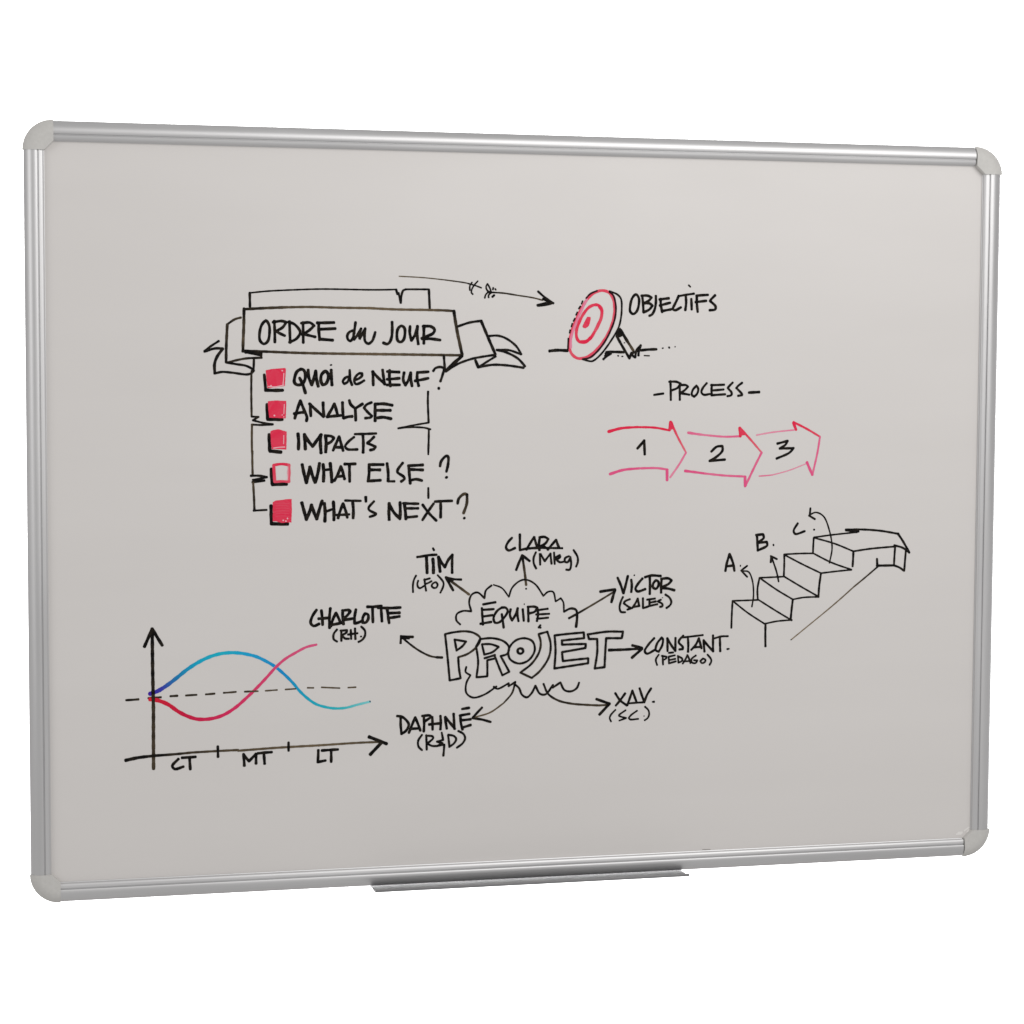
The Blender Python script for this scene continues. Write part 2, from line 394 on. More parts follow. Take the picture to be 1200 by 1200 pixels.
        ('s', 0.63, 0.63, 's', 1, 1, '-314.3,-0.5 -306.1,-0 -298.6,-0.9'),
        ('s', 0.63, 0.63, 's', 1, 1, '-314.3,-3.6 -306.1,-3.2 -298.6,-4'),
        ('d', 1.13, 0, 'h', 1, 1, '-300.5,-6.3'),
        ('d', 1.13, 0, 'h', 1, 1, '-305.5,-8.5'),
        ('d', 1.13, 0, 'h', 1, 1, '-302.4,-9.4'),
    ]),
    ('agenda_checklist/list_entry', 'hand lettered black entry at the top of the list', [
        ('s', 3.97, 3.97, 'k', 1, 1, '-284.5,169 -288.8,166.5 -291.6,159.5 -291.9,153.5 -288.3,150.8 -282.9,151.9 -279.6,156.8 -279.2,164.9 -281.7,168.7 -285,169'),
        ('s', 3.97, 3.97, 'k', 1, 1, '-285.8,158.9 -282.3,151.9 -278.9,141.1'),
        ('s', 3.97, 3.97, 'k', 1, 1, '-275.7,168.7 -275.2,160.6 -271.4,150.8'),
        ('s', 3.97, 3.97, 'k', 1, 1, '-271.4,150.8 -268.6,159.5 -266.8,167.1'),
        ('s', 3.97, 3.97, 'k', 1, 1, '-266.8,167.1 -265.9,158.4 -263.7,148.9'),
        ('s', 3.97, 3.97, 'k', 1, 1, '-256.6,166.6 -259.9,162.8 -260.7,155.7 -258.8,150.9 -255,152 -252.2,157.4 -252.2,163.9 -254.9,166.9 -257.1,166.6'),
        ('s', 3.97, 3.97, 'k', 1, 1, '-248.4,168.3 -248.2,159.6 -247.5,150.9'),
        ('d', 1.54, 0, 'k', 1, 1, '-248.6,174.3'),
        ('s', 3.25, 3.25, 'k', 1, 1, '-228,160.7 -231.9,159.1 -234.6,154.7 -233,152.2 -229.1,154.2 -226.4,160.7'),
        ('s', 3.25, 3.25, 'k', 1, 1, '-226.4,168.4 -226.1,160.7 -225.3,155.3 -223.6,150.9'),
        ('s', 3.25, 3.25, 'k', 1, 1, '-221.4,156.4 -216.4,158 -212,161.3 -211.5,164.3 -214.8,164.6 -219.2,160.8 -220.9,155.3 -219.2,152 -215.3,152.6 -208.7,156.4'),
        ('s', 3.61, 3.61, 'k', 1, 1, '-198.7,166.8 -198.5,159.7 -198.2,150.4'),
        ('s', 3.61, 3.61, 'k', 1, 1, '-199.3,166.8 -192.1,159.2 -184.1,151.9'),
        ('s', 3.61, 3.61, 'k', 1, 1, '-187.1,169 -186,160.9 -184.5,151.6'),
        ('s', 3.61, 3.61, 'k', 1, 1, '-178.6,168.4 -178.9,159.6 -177.6,149.5'),
        ('s', 3.61, 3.61, 'k', 1, 1, '-181.4,166.9 -166.7,166.2'),
        ('s', 3.61, 3.61, 'k', 1, 1, '-181.4,157.7 -166.3,159'),
        ('s', 3.61, 3.61, 'k', 1, 1, '-182.1,151 -166.3,151.1'),
        ('s', 3.61, 3.61, 'k', 1, 1, '-161.1,166 -162.2,157.1 -159.6,150.8'),
        ('s', 3.61, 3.61, 'k', 1, 1, '-159.6,150.8 -155.7,157.1 -153.2,166'),
        ('s', 3.61, 3.61, 'k', 1, 1, '-153.2,166 -152.9,157.2 -151.6,149.8'),
        ('s', 3.61, 3.61, 'k', 1, 1, '-145.2,166 -145.4,158.4 -143.5,149.8'),
        ('s', 3.61, 3.61, 'k', 1, 1, '-145.7,165.8 -131.9,166.7'),
        ('s', 3.61, 3.61, 'k', 1, 1, '-147.7,155.9 -131.8,159.1'),
        ('s', 3.13, 3.13, 'k', 1, 1, '-126,167.4 -123.5,170.9 -117,172.5 -113.1,170.6 -114.4,163.6 -117.2,155.3'),
        ('d', 2.26, 0, 'k', 1, 1, '-119.1,147.1'),
    ]),
    ('agenda_checklist/list_entry', 'hand lettered black entry, second in the list', [
        ('s', 3.73, 3.73, 'k', 1, 1, '-285.1,132.4 -288.4,122.6 -291.7,111.2'),
        ('s', 3.73, 3.73, 'k', 1, 1, '-285.1,132.4 -280.7,121.5 -277.2,112.8 -277.8,108.5'),
        ('s', 3.73, 3.73, 'k', 1, 1, '-292.2,117 -285.7,118.2 -279.7,118.8'),
        ('s', 3.73, 3.73, 'k', 1, 1, '-273.4,128.6 -272.6,113.9'),
        ('s', 3.73, 3.73, 'k', 1, 1, '-274.2,128.6 -266,121 -257.2,113.3'),
        ('s', 3.73, 3.73, 'k', 1, 1, '-258.1,130.2 -257.8,121.5 -257,113.9'),
        ('s', 3.73, 3.73, 'k', 1, 1, '-244.6,128.6 -248.4,121.5 -253.4,113.3'),
        ('s', 3.73, 3.73, 'k', 1, 1, '-244.6,128.6 -242.4,121.5 -240.7,114.9'),
        ('s', 3.73, 3.73, 'k', 1, 1, '-253.4,113.3 -245.1,114.2 -236.9,114.9'),
        ('s', 3.73, 3.73, 'k', 1, 1, '-235,130.2 -234.7,120.4 -233.9,111.7'),
        ('s', 3.73, 3.73, 'k', 1, 1, '-233.9,111.7 -228.6,113.3 -223.3,113.8'),
        ('s', 3.73, 3.73, 'k', 1, 1, '-226.9,132.9 -225.3,128 -219.8,123.1'),
        ('s', 3.73, 3.73, 'k', 1, 1, '-210.9,128.6 -219.8,123.1'),
        ('s', 3.73, 3.73, 'k', 1, 1, '-219.8,123.1 -219.2,108.9'),
        ('s', 3.37, 3.37, 'k', 1, 1, '-200.4,130.2 -206.5,127.5 -209.3,123.7 -204.3,118.2 -199.9,114.3 -201,112.7 -208.2,111.6'),
        ('s', 3.85, 3.85, 'k', 1, 1, '-196,128.6 -196,118.2 -196,108.5'),
        ('s', 3.85, 3.85, 'k', 1, 1, '-196,128.2 -185.4,128.6 -175.4,126.9'),
        ('s', 3.85, 3.85, 'k', 1, 1, '-193.8,120.9 -177.6,120.9'),
        ('s', 3.85, 3.85, 'k', 1, 1, '-195.4,111.6 -186.5,112.7 -177.1,111'),
    ]),
    ('agenda_checklist/list_entry', 'hand lettered black entry, shortest in the list', [
        ('s', 4.09, 4.09, 'k', 1, 1, '-287.9,93.8 -287.1,84.6 -287.4,75.3'),
        ('s', 4.09, 4.09, 'k', 1, 1, '-280.3,93.2 -279.7,84.5 -279.2,75.3'),
        ('s', 4.09, 4.09, 'k', 1, 1, '-280.3,92.7 -275.4,84.5 -270.4,78.5'),
        ('s', 4.09, 4.09, 'k', 1, 1, '-270.4,78.5 -265.5,85.6 -260.5,92.1'),
        ('s', 4.09, 4.09, 'k', 1, 1, '-261.1,92.1 -261.4,82.3 -260.6,70.8'),
        ('s', 4.09, 4.09, 'k', 1, 1, '-255.1,91 -254.5,82.3 -255.1,71.3'),
        ('s', 3.61, 3.61, 'k', 1, 1, '-256.2,91 -248.5,90.4 -245.2,88.2 -248.5,83.9 -254,81.2'),
        ('s', 3.61, 3.61, 'k', 1, 1, '-239.1,89.8 -243,81.1 -246.3,73.5'),
        ('s', 3.61, 3.61, 'k', 1, 1, '-239.1,89.8 -236.9,82.2 -234.2,72.9'),
        ('s', 3.61, 3.61, 'k', 1, 1, '-244.1,77.3 -235.3,77.3'),
        ('s', 3.25, 3.25, 'k', 1, 1, '-221.4,89.2 -227.5,84.3 -231.9,78.3 -229.2,75 -223.1,74.5 -217,74.7'),
        ('s', 3.13, 3.13, 'k', 1, 1, '-220.3,92.8 -208.7,93 -194.5,93.5'),
        ('s', 3.61, 3.61, 'k', 1, 1, '-210.7,92.5 -210.1,82.1 -210.4,71.1'),
        ('s', 3.49, 3.49, 'k', 1, 1, '-197.1,89.7 -201.5,85.3 -205.4,82.1 -199.9,79.8 -195.4,77.6 -197.6,74.9 -202.1,73.8'),
    ]),
    ('agenda_checklist/list_entry', 'hand lettered black entry beside the empty checkbox', [
        ('s', 4.09, 4.09, 'k', 1, 1, '-283,57.1 -280.8,46.4 -278,35.7'),
        ('s', 4.09, 4.09, 'k', 1, 1, '-278,35.7 -275.7,45.1 -273.8,54.5'),
        ('s', 4.09, 4.09, 'k', 1, 1, '-273.8,54.5 -270.7,43.8 -267.5,35.6'),
        ('s', 4.09, 4.09, 'k', 1, 1, '-267.5,35.6 -264.3,47.5 -262.4,58.9'),
        ('s', 4.09, 4.09, 'k', 1, 1, '-258.2,57.6 -257.4,47.5 -257.8,36.8'),
        ('s', 4.09, 4.09, 'k', 1, 1, '-249.7,58.2 -248.5,47.4 -247.8,36.1'),
        ('s', 3.13, 3.13, 'k', 1, 1, '-257.4,50.4 -248.8,51.5'),
        ('s', 3.61, 3.61, 'k', 1, 1, '-237,54.9 -240.8,44.9 -244.7,37.9'),
        ('s', 3.61, 3.61, 'k', 1, 1, '-237,54.9 -234.5,47.3 -232.6,39.7'),
        ('s', 3.61, 3.61, 'k', 1, 1, '-241.5,42.6 -233.2,43.5'),
        ('s', 3.61, 3.61, 'k', 1, 1, '-232.6,57.4 -219.2,57.6'),
        ('s', 3.61, 3.61, 'k', 1, 1, '-226.8,56.8 -226.5,36.5'),
        ('s', 3.73, 3.73, 'k', 1, 1, '-203.2,56.6 -203.2,47.1 -204.2,37'),
        ('s', 3.73, 3.73, 'k', 1, 1, '-203.8,56.6 -185.9,56.5'),
        ('s', 3.73, 3.73, 'k', 1, 1, '-203.2,50.3 -189.7,50.2'),
        ('s', 3.73, 3.73, 'k', 1, 1, '-205.1,37 -189.7,37.9'),
        ('s', 3.73, 3.73, 'k', 1, 1, '-181.6,57.7 -180.3,46.9 -180.3,36.5'),
        ('s', 2.89, 2.89, 'k', 1, 1, '-180.3,36.5 -172.6,36.5'),
        ('s', 3.49, 3.49, 'k', 1, 1, '-162.7,58.3 -168.5,50.7 -169.1,47.5 -161.4,41.7 -160.7,39.2 -164.9,36'),
        ('s', 3.61, 3.61, 'k', 1, 1, '-155.6,55 -154.6,44.2 -153.6,34'),
        ('s', 3.61, 3.61, 'k', 1, 1, '-156.2,55 -138.1,55.8'),
        ('s', 3.61, 3.61, 'k', 1, 1, '-154.9,50.6 -138.1,49.8'),
        ('s', 3.61, 3.61, 'k', 1, 1, '-154.3,37.2 -146.5,38.8 -139.4,37.1'),
        ('s', 3.49, 3.49, 'k', 1, 1, '-117.4,54.2 -116.1,59.9 -110.2,66.2 -107.6,65.6 -107.6,56.6 -109.6,47.7'),
        ('d', 2.26, 0, 'k', 1, 1, '-109.5,40.7'),
    ]),
    ('agenda_checklist/list_entry', 'hand lettered black entry at the foot of the list', [
        ('s', 4.09, 4.09, 'k', 1, 1, '-283.6,12.4 -280.9,2.3 -278.1,-7.8'),
        ('s', 4.09, 4.09, 'k', 1, 1, '-278.1,-7.8 -274.5,1 -272,9.2'),
        ('s', 4.09, 4.09, 'k', 1, 1, '-272,9.2 -268.8,-0.3 -265.7,-7.3'),
        ('s', 4.09, 4.09, 'k', 1, 1, '-265.7,-7.3 -262.5,4.6 -259.3,14.1'),
        ('s', 4.09, 4.09, 'k', 1, 1, '-256.8,11.5 -255.8,0.8 -256.2,-10.6'),
        ('s', 4.09, 4.09, 'k', 1, 1, '-246,12.7 -245.3,1.9 -245.4,-8.8'),
        ('s', 3.13, 3.13, 'k', 1, 1, '-256.2,0.8 -245.6,4.7'),
        ('s', 3.13, 3.13, 'k', 1, 1, '-242.2,-2.9 -226.9,-2.3'),
        ('s', 3.61, 3.61, 'k', 1, 1, '-234.5,10.7 -238.3,0.6 -240.5,-7'),
        ('s', 3.61, 3.61, 'k', 1, 1, '-234.5,10.7 -231.3,1.8 -229.4,-5.9'),
        ('s', 3.01, 3.01, 'k', 1, 1, '-232,14.2 -213.4,13.6'),
        ('s', 3.73, 3.73, 'k', 1, 1, '-223,13.1 -222.1,2.9 -222.4,-7.2'),
        ('s', 3.61, 3.61, 'k', 1, 1, '-207.3,18.4 -207,12.3'),
        ('s', 3.13, 3.13, 'k', 1, 1, '-197.4,12.8 -203.8,5.3 -203.2,2.7 -194.8,-1.8 -195.5,-3.1 -202.5,-5.5'),
        ('s', 3.85, 3.85, 'k', 1, 1, '-179,10.7 -179.4,1.2 -179,-9.6'),
        ('s', 3.85, 3.85, 'k', 1, 1, '-179.4,10.1 -173.6,-0.2 -165.9,-8.5'),
        ('s', 3.85, 3.85, 'k', 1, 1, '-165.9,11.2 -165.6,1 -165.9,-7.9'),
        ('s', 3.85, 3.85, 'k', 1, 1, '-160.7,9.9 -159.4,-0.3 -158.8,-8.6'),
        ('s', 3.37, 3.37, 'k', 1, 1, '-162,10.2 -143.3,9.5'),
        ('s', 3.37, 3.37, 'k', 1, 1, '-159.4,4.1 -143.9,4'),
        ('s', 3.37, 3.37, 'k', 1, 1, '-159.4,-6.7 -145.2,-5.6'),
        ('s', 3.37, 3.37, 'k', 1, 1, '-138.7,8.4 -130.9,-1.9 -121.8,-11'),
        ('s', 3.37, 3.37, 'k', 1, 1, '-125.1,9.5 -131.6,0.6 -138.7,-10.1'),
        ('s', 3.37, 3.37, 'k', 1, 1, '-123.8,11.8 -102.3,12.5'),
        ('s', 3.61, 3.61, 'k', 1, 1, '-116.6,11.4 -116.6,-7.2'),
        ('s', 3.49, 3.49, 'k', 1, 0.75, '-95.8,9.2 -94.5,15 -87.9,20.7 -84.3,20 -84.6,9.1 -88.5,-2.4'),
        ('d', 2.06, 0, 'k', 1, 1, '-87.6,-8.4'),
    ]),
    ('flying_arrow', 'thin feathered arrow flying toward the red target', [
        ('s', 1.38, 1.38, 'k', 0.55, 0.75, '-167.4,279.4 -137.4,278.1 -111.6,275.8'),
        ('s', 1.63, 1.63, 'k', 0.8, 0.95, '-111.6,275.8 -85.6,272.4 -77.8,270.3'),
        ('s', 1.88, 1.88, 'k', 1, 1, '-83.7,271.9 -74.9,269.6 -67.6,267'),
        ('s', 2.01, 2.01, 'k', 1, 1, '-79.1,273.2 -81.6,269.1 -81.6,264'),
        ('s', 2.01, 2.01, 'k', 1, 1, '-71.8,275.1 -77,269.1 -79.5,264 -79.5,260.8 -77.8,259.2'),
        ('s', 2.13, 2.13, 'k', 1, 1, '-60.1,271.9 -61.8,268.3 -60.2,263.8 -55.5,261.8'),
        ('s', 2.13, 2.13, 'k', 1, 1, '-60.1,271.9 -57.4,267.4 -55.3,261.8'),
        ('s', 2.13, 2.13, 'k', 1, 1, '-59.2,262.1 -62.3,258.7 -63.3,255.1'),
        ('s', 2.13, 2.13, 'k', 1, 1, '-56.1,260.8 -58.7,258.2 -58.6,255.7'),
        ('s', 2.76, 2.76, 'k', 1, 1, '-51.9,258.3 -53.9,256.5'),
        ('s', 2.26, 2.26, 'k', 1, 1, '-52.9,267.4 -53.5,264.9'),
        ('s', 2.26, 2.26, 'k', 1, 1, '-50.6,265.9 -49.7,264.7'),
        ('s', 2.89, 2.89, 'k', 1, 1, '-59.2,262.1 -55.3,261.5'),
        ('s', 2.01, 2.01, 'k', 1, 0.85, '-55.5,261.8 -40.3,261 -24.6,258.8'),
        ('s', 1.76, 1.76, 'k', 0.85, 0.75, '-24.6,258.8 -3.5,255.8 8.2,253'),
        ('s', 2.77, 2.77, 'k', 1, 1, '2.3,263.5 10.2,256.9 21.4,249.5'),
        ('s', 2.77, 2.77, 'k', 1, 1, '21.4,249.7 12.4,249.8 1.3,247'),
        ('s', 2.76, 2.76, 'k', 1, 1, '1.8,246.4 12.4,247.6 19.8,249.7'),
        ('s', 2.76, 2.76, 'k', 1, 1, '8.1,254.9 16.6,250.9'),
    ]),
    ('target_drawing', 'red bullseye target seen at an angle with a black edge', [
        ('s', 3.49, 3.49, 'r', 0.8, 0.75, '89.6,263.9 82.4,265.6 74.4,263.7 65.5,257.2 58.5,246.9 51.5,234 46,221.1 42.3,207.4 41.9,195.4 44.8,188.6 50.9,184 58,183.6 66,186.5 74.9,193.4 83.8,203.8 91.3,216.3 96.3,230.1 98,242.1 96.6,254.1 93.4,260.5 89.6,263.9'),
        ('s', 2.76, 2.76, 'p', 0.55, 0.6, '63.3,255.1 55,238.3 48.4,222.8 43.8,208.2 43.3,196.3'),
        ('s', 2.51, 2.51, 'm', 1, 1, '91.4,263.9 95.9,260.1 98.6,252.5 99.6,242.2 97.9,230.1 92.6,216.3 85.6,203.4 76.7,192.2 67.8,184.8 58.5,182.4'),
        ('s', 2.26, 2.26, 'm', 1, 1, '62.2,256.2 67.3,261.4 75.7,265.2'),
        ('s', 2.13, 2.13, 'k', 1, 1, '57.7,252.4 56.5,249.3'),
        ('s', 2.13, 2.13, 'k', 1, 1, '55.1,246.4 53.2,243.6'),
        ('s', 2.13, 2.13, 'k', 1, 1, '51.2,239.1 49.7,235.9'),
        ('s', 2.13, 2.13, 'k', 1, 1, '48.4,231.8 46.6,228.5'),
        ('s', 2.13, 2.13, 'k', 1, 1, '45,225.4 44,221.8'),
        ('s', 2.13, 2.13, 'k', 1, 1, '42.5,217.7 41.8,214.1'),
        ('s', 2.13, 2.13, 'k', 1, 1, '40.3,207.4 39.8,194.5'),
        ('s', 3.61, 3.61, 'r', 0.9, 0.9, '73.6,248.3 66.5,245.7 59.4,237.9 53.5,226.7 50.2,216 50.9,207.9 54.3,203.6 60.6,203.2 66.8,206.7 73,215.7 79.1,226.9 82.2,237.7 81.2,244.1 78.1,247.5 73.6,248.3'),
        ('s', 3.61, 3.13, 'r', 0.95, 0.75, '78.5,246.7 81.3,242 81.9,237.7 80.7,231.7 77.8,225.7 73.8,217.9'),
        ('s', 2.89, 1.88, 'r', 0.95, 0.8, '80.3,244.5 82.6,238.6 81.9,233.4 79.6,227.4'),
        ('s', 4.33, 4.33, 'r', 1, 1, '55.2,203.4 62.3,203.8 68.5,208.8'),
        ('f', 0, 0, 'r', 1, 1, '63.2,233.4 64.4,233.9 66.1,233.9 67.7,233.3 68.2,232.3 67.7,229.4 66.8,226 65.9,223.1 64.9,221.8 63.1,220.6 61.2,219.9 59.1,220.5 57.8,221.7 58.3,223.6 59.7,226.4 60.8,228.9'),
        ('s', 2.38, 2.38, 'k', 1, 1, '91.4,264.8 101.2,261.1 105.8,256 106.9,242.2 105.3,228.5 102.6,219.8 97.1,210.3 88.3,197.4 81.2,188.7 74.1,182.3 69.6,180.1 58,182.6'),
    ]),
    ('target_drawing/stand_drawing', None, [
        ('f', 0, 0, 'k', 1, 1, '102.4,219.8 105.6,221 107.6,217 109.2,211.4 105.2,209.3 101.5,209.2 99.8,212.3'),
        ('s', 3.37, 3.37, 'k', 1, 1, '100.8,210.8 108.3,198.1 117.3,183.9'),
        ('s', 3.85, 3.85, 'k', 1, 1, '105.7,218 108.2,214.2 114.2,204.8'),
        ('s', 3.37, 3.37, 'k', 0.9, 0.7, '114.2,204.8 118.2,199.1 122.2,193'),
        ('s', 3.13, 3.13, 'k', 1, 1, '117.3,183.9 119.7,190.6'),
        ('s', 3.13, 3.13, 'k', 1, 1, '119.7,190.6 121.2,187.3 124.4,184.9'),
        ('s', 3.13, 3.13, 'k', 1, 1, '124.4,184.9 126.1,193.5 131.5,200'),
        ('s', 3.13, 3.13, 'k', 1, 1, '131.5,199.7 129.1,193.5 128.6,187.3'),
        ('s', 3.13, 3.13, 'k', 1, 1, '117.3,185.8 122.7,191.6'),
        ('s', 3.37, 3.37, 'k', 1, 1, '87.6,191.2 95.5,191.6 110.3,191.3'),
        ('s', 3.13, 3.13, 'k', 1, 1, '94,189.7 88.6,186.6 84.2,182.6'),
        ('s', 3.13, 3.13, 'k', 1, 1, '90.6,189.7 86.2,186.6'),
        ('s', 3.13, 3.13, 'k', 1, 1, '91.6,190.4 87.1,189.5'),
        ('s', 3.37, 3.37, 'k', 1, 1, '131.1,193.7 141,194.7 151.2,195.1'),
        ('d', 1.34, 0, 'k', 1, 1, '159.4,196.5'),
        ('d', 1.34, 0, 'k', 1, 1, '167.4,197.7'),
        ('d', 1.34, 0, 'k', 1, 1, '167.7,196.9'),
        ('d', 1.03, 0, 'k', 1, 1, '175.1,198.3'),
        ('d', 1.03, 0, 'k', 1, 1, '110.7,202.7'),
        ('d', 1.34, 0, 'k', 1, 1, '102.9,186.9'),
        ('d', 1.34, 0, 'k', 1, 1, '108.2,186.2'),
        ('s', 1.63, 1.63, 'k', 1, 1, '135.9,187.4 142.3,187.1'),
    ]),
    ('target_drawing/ground_line', 'short ground stroke at the foot of the target', [
        ('s', 3.85, 3.85, 'k', 1, 1, '16.7,192.2 26,193.2 39.3,192.8'),
    ]),
    ('target_drawing/target_lettering', None, [
        ('s', 3.37, 3.37, 'k', 1, 1, '124.6,261.3 120.3,257.2 117.7,247.8 117.7,240.6 121.5,237.6 125.8,240.7 128.5,249 128.4,257.2 125.1,261.3'),
        ('s', 3.37, 3.37, 'k', 1, 1, '132.7,259.9 133.8,251.1 134.5,239.7'),
        ('s', 3.37, 3.37, 'k', 1, 1, '131.6,259.9 139.7,260 144.6,257.9 140.9,253.8 134.4,250.6'),
        ('s', 3.37, 3.37, 'k', 1, 1, '134.4,250.6 142,250.7 145.8,248.1 142,243.4 134.5,239.7'),
        ('s', 3.37, 3.37, 'k', 1, 1, '150,260.1 150.1,251.3 148.5,243 145.3,237.3 142.1,235.7'),
        ('s', 3.37, 3.37, 'k', 1, 1, '156,256.5 156.6,248.2 158.3,240'),
        ('s', 3.37, 3.37, 'k', 1, 1, '154.4,255.5 166.9,257.2'),
        ('s', 3.37, 3.37, 'k', 1, 1, '155,248.2 168.5,251.8'),
        ('s', 3.37, 3.37, 'k', 1, 1, '157.8,241.5 169.2,243.7'),
        ('s', 3.37, 3.37, 'k', 1, 1, '179.3,260.4 175.6,252.6 171.3,244.3 174.6,242.7 182.2,246.4'),
        ('s', 3.37, 3.37, 'k', 1, 1, '188.1,261 188.7,251.7 187.7,242.9'),
        ('s', 3.37, 3.37, 'k', 1, 1, '195.2,257 195.9,244'),
        ('s', 3.37, 3.37, 'k', 1, 1, '202.3,260.7 202.4,251.8 203.6,240.9'),
        ('s', 3.37, 3.37, 'k', 1, 1, '201.7,260.7 216.5,261.9'),
        ('s', 3.37, 3.37, 'k', 1, 1, '200.7,252.9 214.4,254.6'),
        ('s', 3.37, 3.37, 'k', 1, 1, '225.8,261.5 220.9,256.7 219.3,254.6 226.5,247.9 226,244.3 218.9,243.2'),
        ('s', 2.89, 2.89, 'k', 1, 1, '178.8,259.9 187.5,261.5 199,263.2'),
        ('s', 2.26, 2.26, 'k', 1, 1, '191.8,273.3 194,271.3'),
    ]),
    ('process_diagram', 'hand lettered heading between two dashes above the red arrows', [
        ('s', 3.01, 3.01, 'k', 1, 1, '148.6,139.5 160.8,141.2'),
        ('s', 3.01, 3.01, 'k', 1, 1, '169.6,156.8 170,145.6 170.3,133.3'),
        ('s', 3.01, 3.01, 'k', 1, 1, '168,155.6 177.2,155.6 182.8,153.3 178.5,148 171.2,145.1'),
        ('s', 3.01, 3.01, 'k', 1, 1, '181.6,152.7 181.6,144.5 181.8,133.3'),
        ('s', 3.01, 3.01, 'k', 1, 1, '181.6,151.5 189.6,151.5 192.1,149.8 188.4,145.7 182.3,141.6'),
        ('s', 3.01, 3.01, 'k', 1, 1, '182.9,141.6 194,139.8'),
        ('s', 3.01, 3.01, 'k', 1, 1, '203.1,151 198.3,145.7 197.1,139.8 200.2,137.5 203.9,141 205.4,146.9 202.9,151'),
        ('s', 3.01, 3.01, 'k', 1, 1, '216.1,153.9 211.2,148.1 209.4,142.8 212.5,139.8 220.6,140.8'),
        ('s', 3.01, 3.01, 'k', 1, 1, '222.9,152.2 222.4,145.7 223.1,138.7'),
        ('s', 3.01, 3.01, 'k', 1, 1, '221.7,151.6 239,152.2'),
        ('s', 3.01, 3.01, 'k', 1, 1, '223.6,145.1 237.9,146.3'),
        ('s', 3.01, 3.01, 'k', 1, 1, '222.4,139.2 240.4,140.4'),
        ('s', 3.01, 3.01, 'k', 1, 1, '249.9,155 245.3,150.5 243.4,148.1 248.5,142.2 247.9,139.3 242.9,138.1'),
        ('s', 3.01, 3.01, 'k', 1, 1, '262,154.6 256.5,150.5 254.6,148.1 261.6,141.1 262.2,139.3 256.6,138.5'),
        ('s', 3.61, 3.61, 'k', 1, 1, '270.9,142.5 284.6,143.2'),
    ]),
    ('process_diagram/block_arrow', 'open red and pink block arrow holding the number one', [
        ('s', 3.85, 2.76, 'r', 1, 1, '91.2,94.8 107.5,98.9 127.7,100.3'),
        ('s', 2.76, 2.76, 'r', 1, 1, '127.7,100.3 150.6,99.5 168.4,96.3'),
        ('s', 3.61, 3.61, 'r', 1, 1, '168.9,96.3 170.3,106.7'),
        ('s', 3.13, 2.26, 'r', 1, 0.5, '170.8,106.5 178.7,89.7 190.4,68.9'),
        ('s', 2.51, 2.51, 'p', 0.8, 0.5, '190.4,68.9 181.6,54.2 170.2,38.4'),
        ('s', 3.61, 2.76, 'p', 1, 1, '93.4,43.1 110.5,48.1 130.7,49.9'),
        ('s', 2.76, 2.76, 'p', 0.9, 0.8, '130.7,49.9 153.5,50 166.8,48.2'),
        ('s', 3.61, 3.61, 'p', 1, 1, '166.3,48.2 166.4,35.3'),
        ('f', 0, 0, 'r', 1, 1, '168.4,96.8 170.3,106.7 174.7,97.7'),
    ]),
    ('process_diagram/block_arrow', 'open red and pink block arrow holding the number two', [
        ('s', 3.37, 2.51, 'p', 0.85, 0.7, '192.7,93.3 214.5,90.3'),
        ('s', 2.51, 2.51, 'p', 0.7, 0.9, '214.5,90.3 240.3,88.2 259.6,88.7'),
        ('s', 3.61, 3.61, 'r', 1, 1, '260.4,88.7 259.5,99.2'),
        ('s', 3.13, 2.26, 'r', 1, 0.5, '259.8,99 273.9,84.4 288.4,68.4'),
        ('s', 2.76, 2.76, 'p', 0.9, 0.9, '288.4,68.4 279.5,51.2 268.1,27.8'),
        ('s', 3.37, 2.64, 'p', 1, 1, '189.3,46.4 215,43'),
        ('s', 2.64, 2.64, 'p', 0.8, 0.9, '215,43 240.8,40.3 267.2,38.9'),
        ('s', 3.61, 3.61, 'p', 1, 1, '267.2,38.9 267.4,27.1'),
        ('f', 0, 0, 'r', 1, 1, '259.9,89.4 259.3,99 267.4,90.1'),
    ]),
    ('process_diagram/block_arrow', 'faint pink block arrow holding the number three', [
        ('s', 1.88, 1.88, 'p', 0.35, 0.6, '281.7,90.1 302.4,93.5 333.8,96.6'),
        ('s', 3.61, 3.61, 'r', 1, 1, '333.2,96.6 329.7,105.2'),
        ('s', 2.89, 2.51, 'r', 1, 0.8, '329.7,106 346.9,97.8 364.9,87.8'),
        ('s', 2.51, 2.51, 'p', 0.9, 0.8, '364.9,87.8 361.8,68 355.6,40.7'),
        ('s', 1.63, 1.63, 'p', 0.8, 0.6, '285.4,39.3 303.1,40.6'),
        ('s', 1.38, 1.38, 'p', 0.5, 0.4, '303.1,40.6 324,45.9 347.5,54.4'),
        ('s', 3.37, 3.37, 'p', 1, 1, '348,56.2 355.6,40.2'),
    ]),
    ('process_diagram/arrow_digit', 'hand lettered black number one', [
        ('s', 3.49, 3.49, 'k', 1, 1, '128,74 136.7,83.7'),
        ('s', 3.49, 3.49, 'k', 1, 1, '136.7,84.2 137.6,66.7'),
    ]),
    ('process_diagram/arrow_digit', 'hand lettered black number two', [
        ('s', 3.25, 3.25, 'k', 1, 1, '222.9,69.9 230.1,76 237.3,76.7 237.4,71.1 230.2,63.8 220.8,58.4'),
        ('s', 3.25, 3.25, 'k', 1, 1, '220.8,58.4 240.6,60'),
    ]),
    ('process_diagram/arrow_digit', 'hand lettered black number three', [
        ('s', 3.13, 3.13, 'k', 1, 1, '308.6,79.4 322.2,82.8 319.6,78.1 311.8,73.2'),
        ('s', 3.13, 3.13, 'k', 1, 1, '311.8,73.4 330.1,73.8 325,68.2 308.1,60.9'),
    ]),
    ('staircase_drawing', 'black line drawing of four steps climbing to a platform', [
        ('s', 2.64, 2.64, 'k', 1, 1, '252.7,-115.2 251.5,-149.2'),
